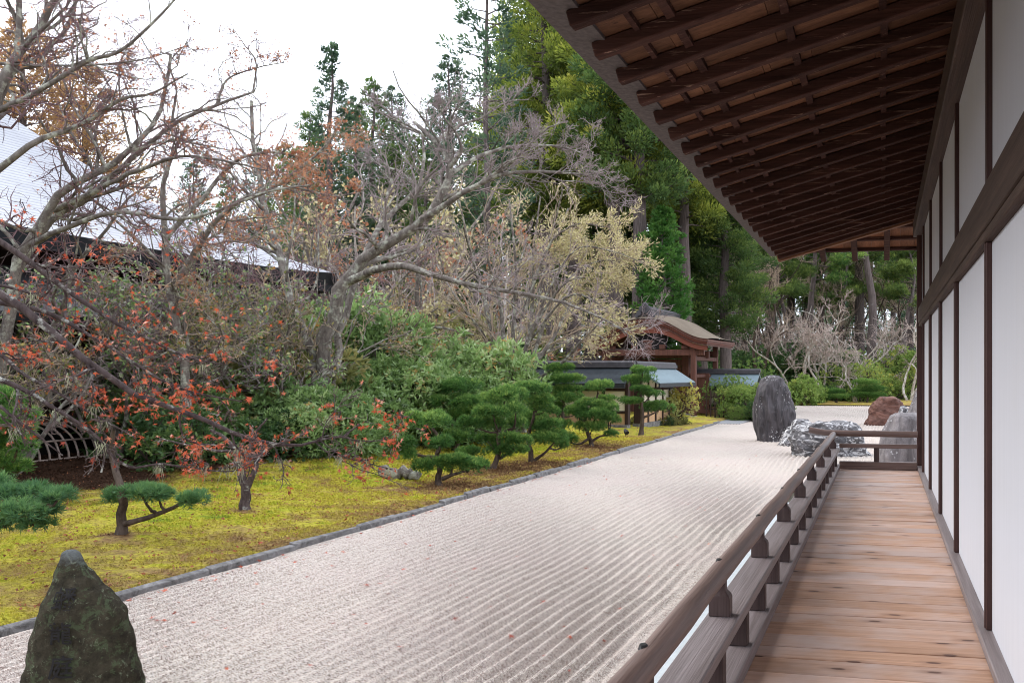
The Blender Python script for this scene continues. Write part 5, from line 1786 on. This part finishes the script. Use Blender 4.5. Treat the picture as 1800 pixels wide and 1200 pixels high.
yl = [make_shrub('yellow_shrub', 150, 'leaf_yellow', 3200, .09, .045, 11, flatten=1.0, sz=(.28, .5))]
grove(yl, [(1183, 40.2, 1.35, 0), (1160, 40.6, .8, 0)], 'the thin yellow leaved shrubs', 'before the gate', 'yellow shrubs before the gate', rs)
lw_ = [make_shrub('low_plant', 151, 'leaf_olive', 3000, .12, .03, 9, flatten=.45, sz=(.25, .4)), make_shrub('low_plant', 152, 'leaf_dark', 3000, .12, .03, 9, flatten=.45, sz=(.25, .4))]
grove(lw_, [(1120, 38.6, .7, 0), (1150, 39, .75, 1), (1175, 39.4, .75, 0), (1196, 40, .6, 0), (1088, 38.9, .4, 1)], 'the low tufted plants', 'at the foot of the roofed wall', 'low plants by the roofed wall', rs)
us_ = [make_shrub('wood_shrub', 153, 'leaf_dark', 10000, .07, .033, 11), make_shrub('wood_shrub', 154, 'leaf_light', 10000, .07, .03, 11)]
sp_ = []
for k in range(22):
    sp_.append((1215 + k * 21 + rg.normal(0, 6), rg.uniform(76, 92), rg.uniform(2.6, 4.0), 0 if k % 5 else 1))
grove(us_, sp_ + [(1515, 72.5, 2.7, 1), (1495, 73, 1.5, 0), (1560, 74, 2.4, 1), (1455, 72, 1.2, 0), (1580, 77, 3.6, 1)], 'the undergrowth shrubs', 'along the far edge of the gravel', 'undergrowth beyond the gravel', rs)
sp_ = []
for k in range(17):
    sp_.append((330 + k * 36 + rg.normal(0, 8), rg.uniform(40, 60), rg.uniform(2.6, 3.6), 0 if k % 4 else 1))
us2 = [make_shrub('thicket_shrub', 155, 'leaf_dark', 10000, .07, .033, 11), make_shrub('thicket_shrub', 156, 'leaf_olive', 10000, .07, .03, 11)]
grove(us2, sp_, 'the thicket shrubs', 'in the wood behind the left garden', 'thicket behind the left garden', rs)
# cloud pines on the far moss
for (lab, px, py, pads) in (('small clipped pine on the far moss left of the thin pale tree', 1470, 709, [(1470, 690, 16, 6), (1478, 698, 16, 5), (1458, 699, 12, 5)]), ('clipped pine on the far moss directly left of the red rock', 1524, 711, [(1524, 674, 20, 6), (1535, 686, 20, 6), (1512, 688, 16, 6), (1528, 696, 26, 6)])):
    cloud_pine('far_pine', lab, (px, py), pads, [[(px, py), (px + 1, py - 10), (px, py - 25)]], 60 + px, dd=68.5, group='clipped pines on the far moss', rtrunk=.1, dens=.6)

# ---- the nap of the moss: short upright tufts
rng = np.random.default_rng(90)
mb = MB()
n = 170000
Y = 4.5 + 26 * rng.uniform(size=n) ** 1.7
X = -7.47 - 9.5 * rng.uniform(size=n) ** 1.25
q = np.stack([X, Y, terrain(X, Y) + .002], -1)
ds = np.clip(Y / 9, .8, 2.2)
mb.cards(q, rng.normal(size=(n, 3)) * (.9, .9, .25) + (0, 0, .45), .034 * ds * rng.uniform(.5, 1.2, n), .018 * ds, rng.uniform(size=n), 'diamond', rng)
tag(mb.build('moss_tufts', M['moss']), 'short yellow green moss tufts covering the ground left of the kerb', 'moss', kind='stuff')

# ---- fallen leaves and a log on the moss
rng = np.random.default_rng(91)
mb = MB()
n = 420
X = rng.uniform(-7.25, -2.2, n)
Y = 3 + 22 * rng.uniform(size=n) ** 1.3
near = rng.uniform(size=n) < .38
X[near] = -7.28 + np.abs(rng.normal(0, .06, near.sum()))
q = np.stack([X, Y, sandz(X, Y) + .014], -1)
dd = rng.normal(size=(n, 3)) * (1, 1, .25)
sh = SHAPES['star']
dd = nrm(dd)
wv = nrm(np.cross(dd, np.array((0, 0, 1.)) + rng.normal(size=(n, 3)) * .25))
Ls = .055 * rng.uniform(.5, 1.1, n)[:, None, None]
v = q[:, None] + dd[:, None] * Ls * sh[None, :, :1] + wv[:, None] * Ls * sh[None, :, 1:2]
mb.add(v, np.arange(n * len(sh)).reshape(n, -1), np.repeat(np.clip(rng.normal(.4, .2, n), 0, 1), len(sh)))
n = 260
X = -7.6 - 5.5 * rng.uniform(size=n)
Y = 7 + 11 * rng.uniform(size=n)
q = np.stack([X, Y, terrain(X, Y) + .035], -1)
dd = nrm(rng.normal(size=(n, 3)) * (1, 1, .25))
wv = nrm(np.cross(dd, np.array((0, 0, 1.)) + rng.normal(size=(n, 3)) * .25))
Ls = .055 * rng.uniform(.5, 1.1, n)[:, None, None]
v = q[:, None] + dd[:, None] * Ls * sh[None, :, :1] + wv[:, None] * Ls * sh[None, :, 1:2]
mb.add(v, np.arange(n * len(sh)).reshape(n, -1), np.repeat(np.clip(rng.normal(.3, .2, n), 0, 1), len(sh)))
tag(mb.build('fallen_maple_leaves', M['leaf_red']), 'red maple leaves scattered over the raked gravel, the kerb and the moss', 'fallen leaves', kind='stuff')
mb = MB()
n = 5200
X = -7.5 - 8.5 * rng.uniform(size=n) ** 1.2
Y = 5 + 30 * rng.uniform(size=n) ** 1.2
q = np.stack([X, Y, terrain(X, Y) + .02], -1)
dd = nrm(rng.normal(size=(n, 3)) * (1, 1, .3))
mb.cards(q, dd, .05 * rng.uniform(.4, 1.2, n), .03, rng.uniform(0, .7, n), 'diamond', rng)
tag(mb.build('leaf_litter', M['leaf_rust']), 'small brown leaf litter strewn over the moss', 'leaf litter', kind='stuff')
a_, b_ = G(672, 838), G(738, 846)
lg_ = MB()
pp, rr_ = limb([a_ + (0, 0, .1), (a_ + b_) / 2 + (0, 0, .13), b_ + (0, 0, .08)], .13, .09, 12, rng, .3)
lg_.tubes(pp, rr_, 12, cap=True)
BASE['_log'] = a_


class _L:
    name = '_log'


lg_.v = [np.concatenate([x for x in lg_.v])] if False else [x - a_ for x in lg_.v]
lo = lg_.build('fallen_log', M['bark_grey'], None, smooth=True)
lo.location = tuple(float(c) for c in a_)
tag(lo, 'grey lichened log lying on the moss left of the nearest clipped pine', 'log')
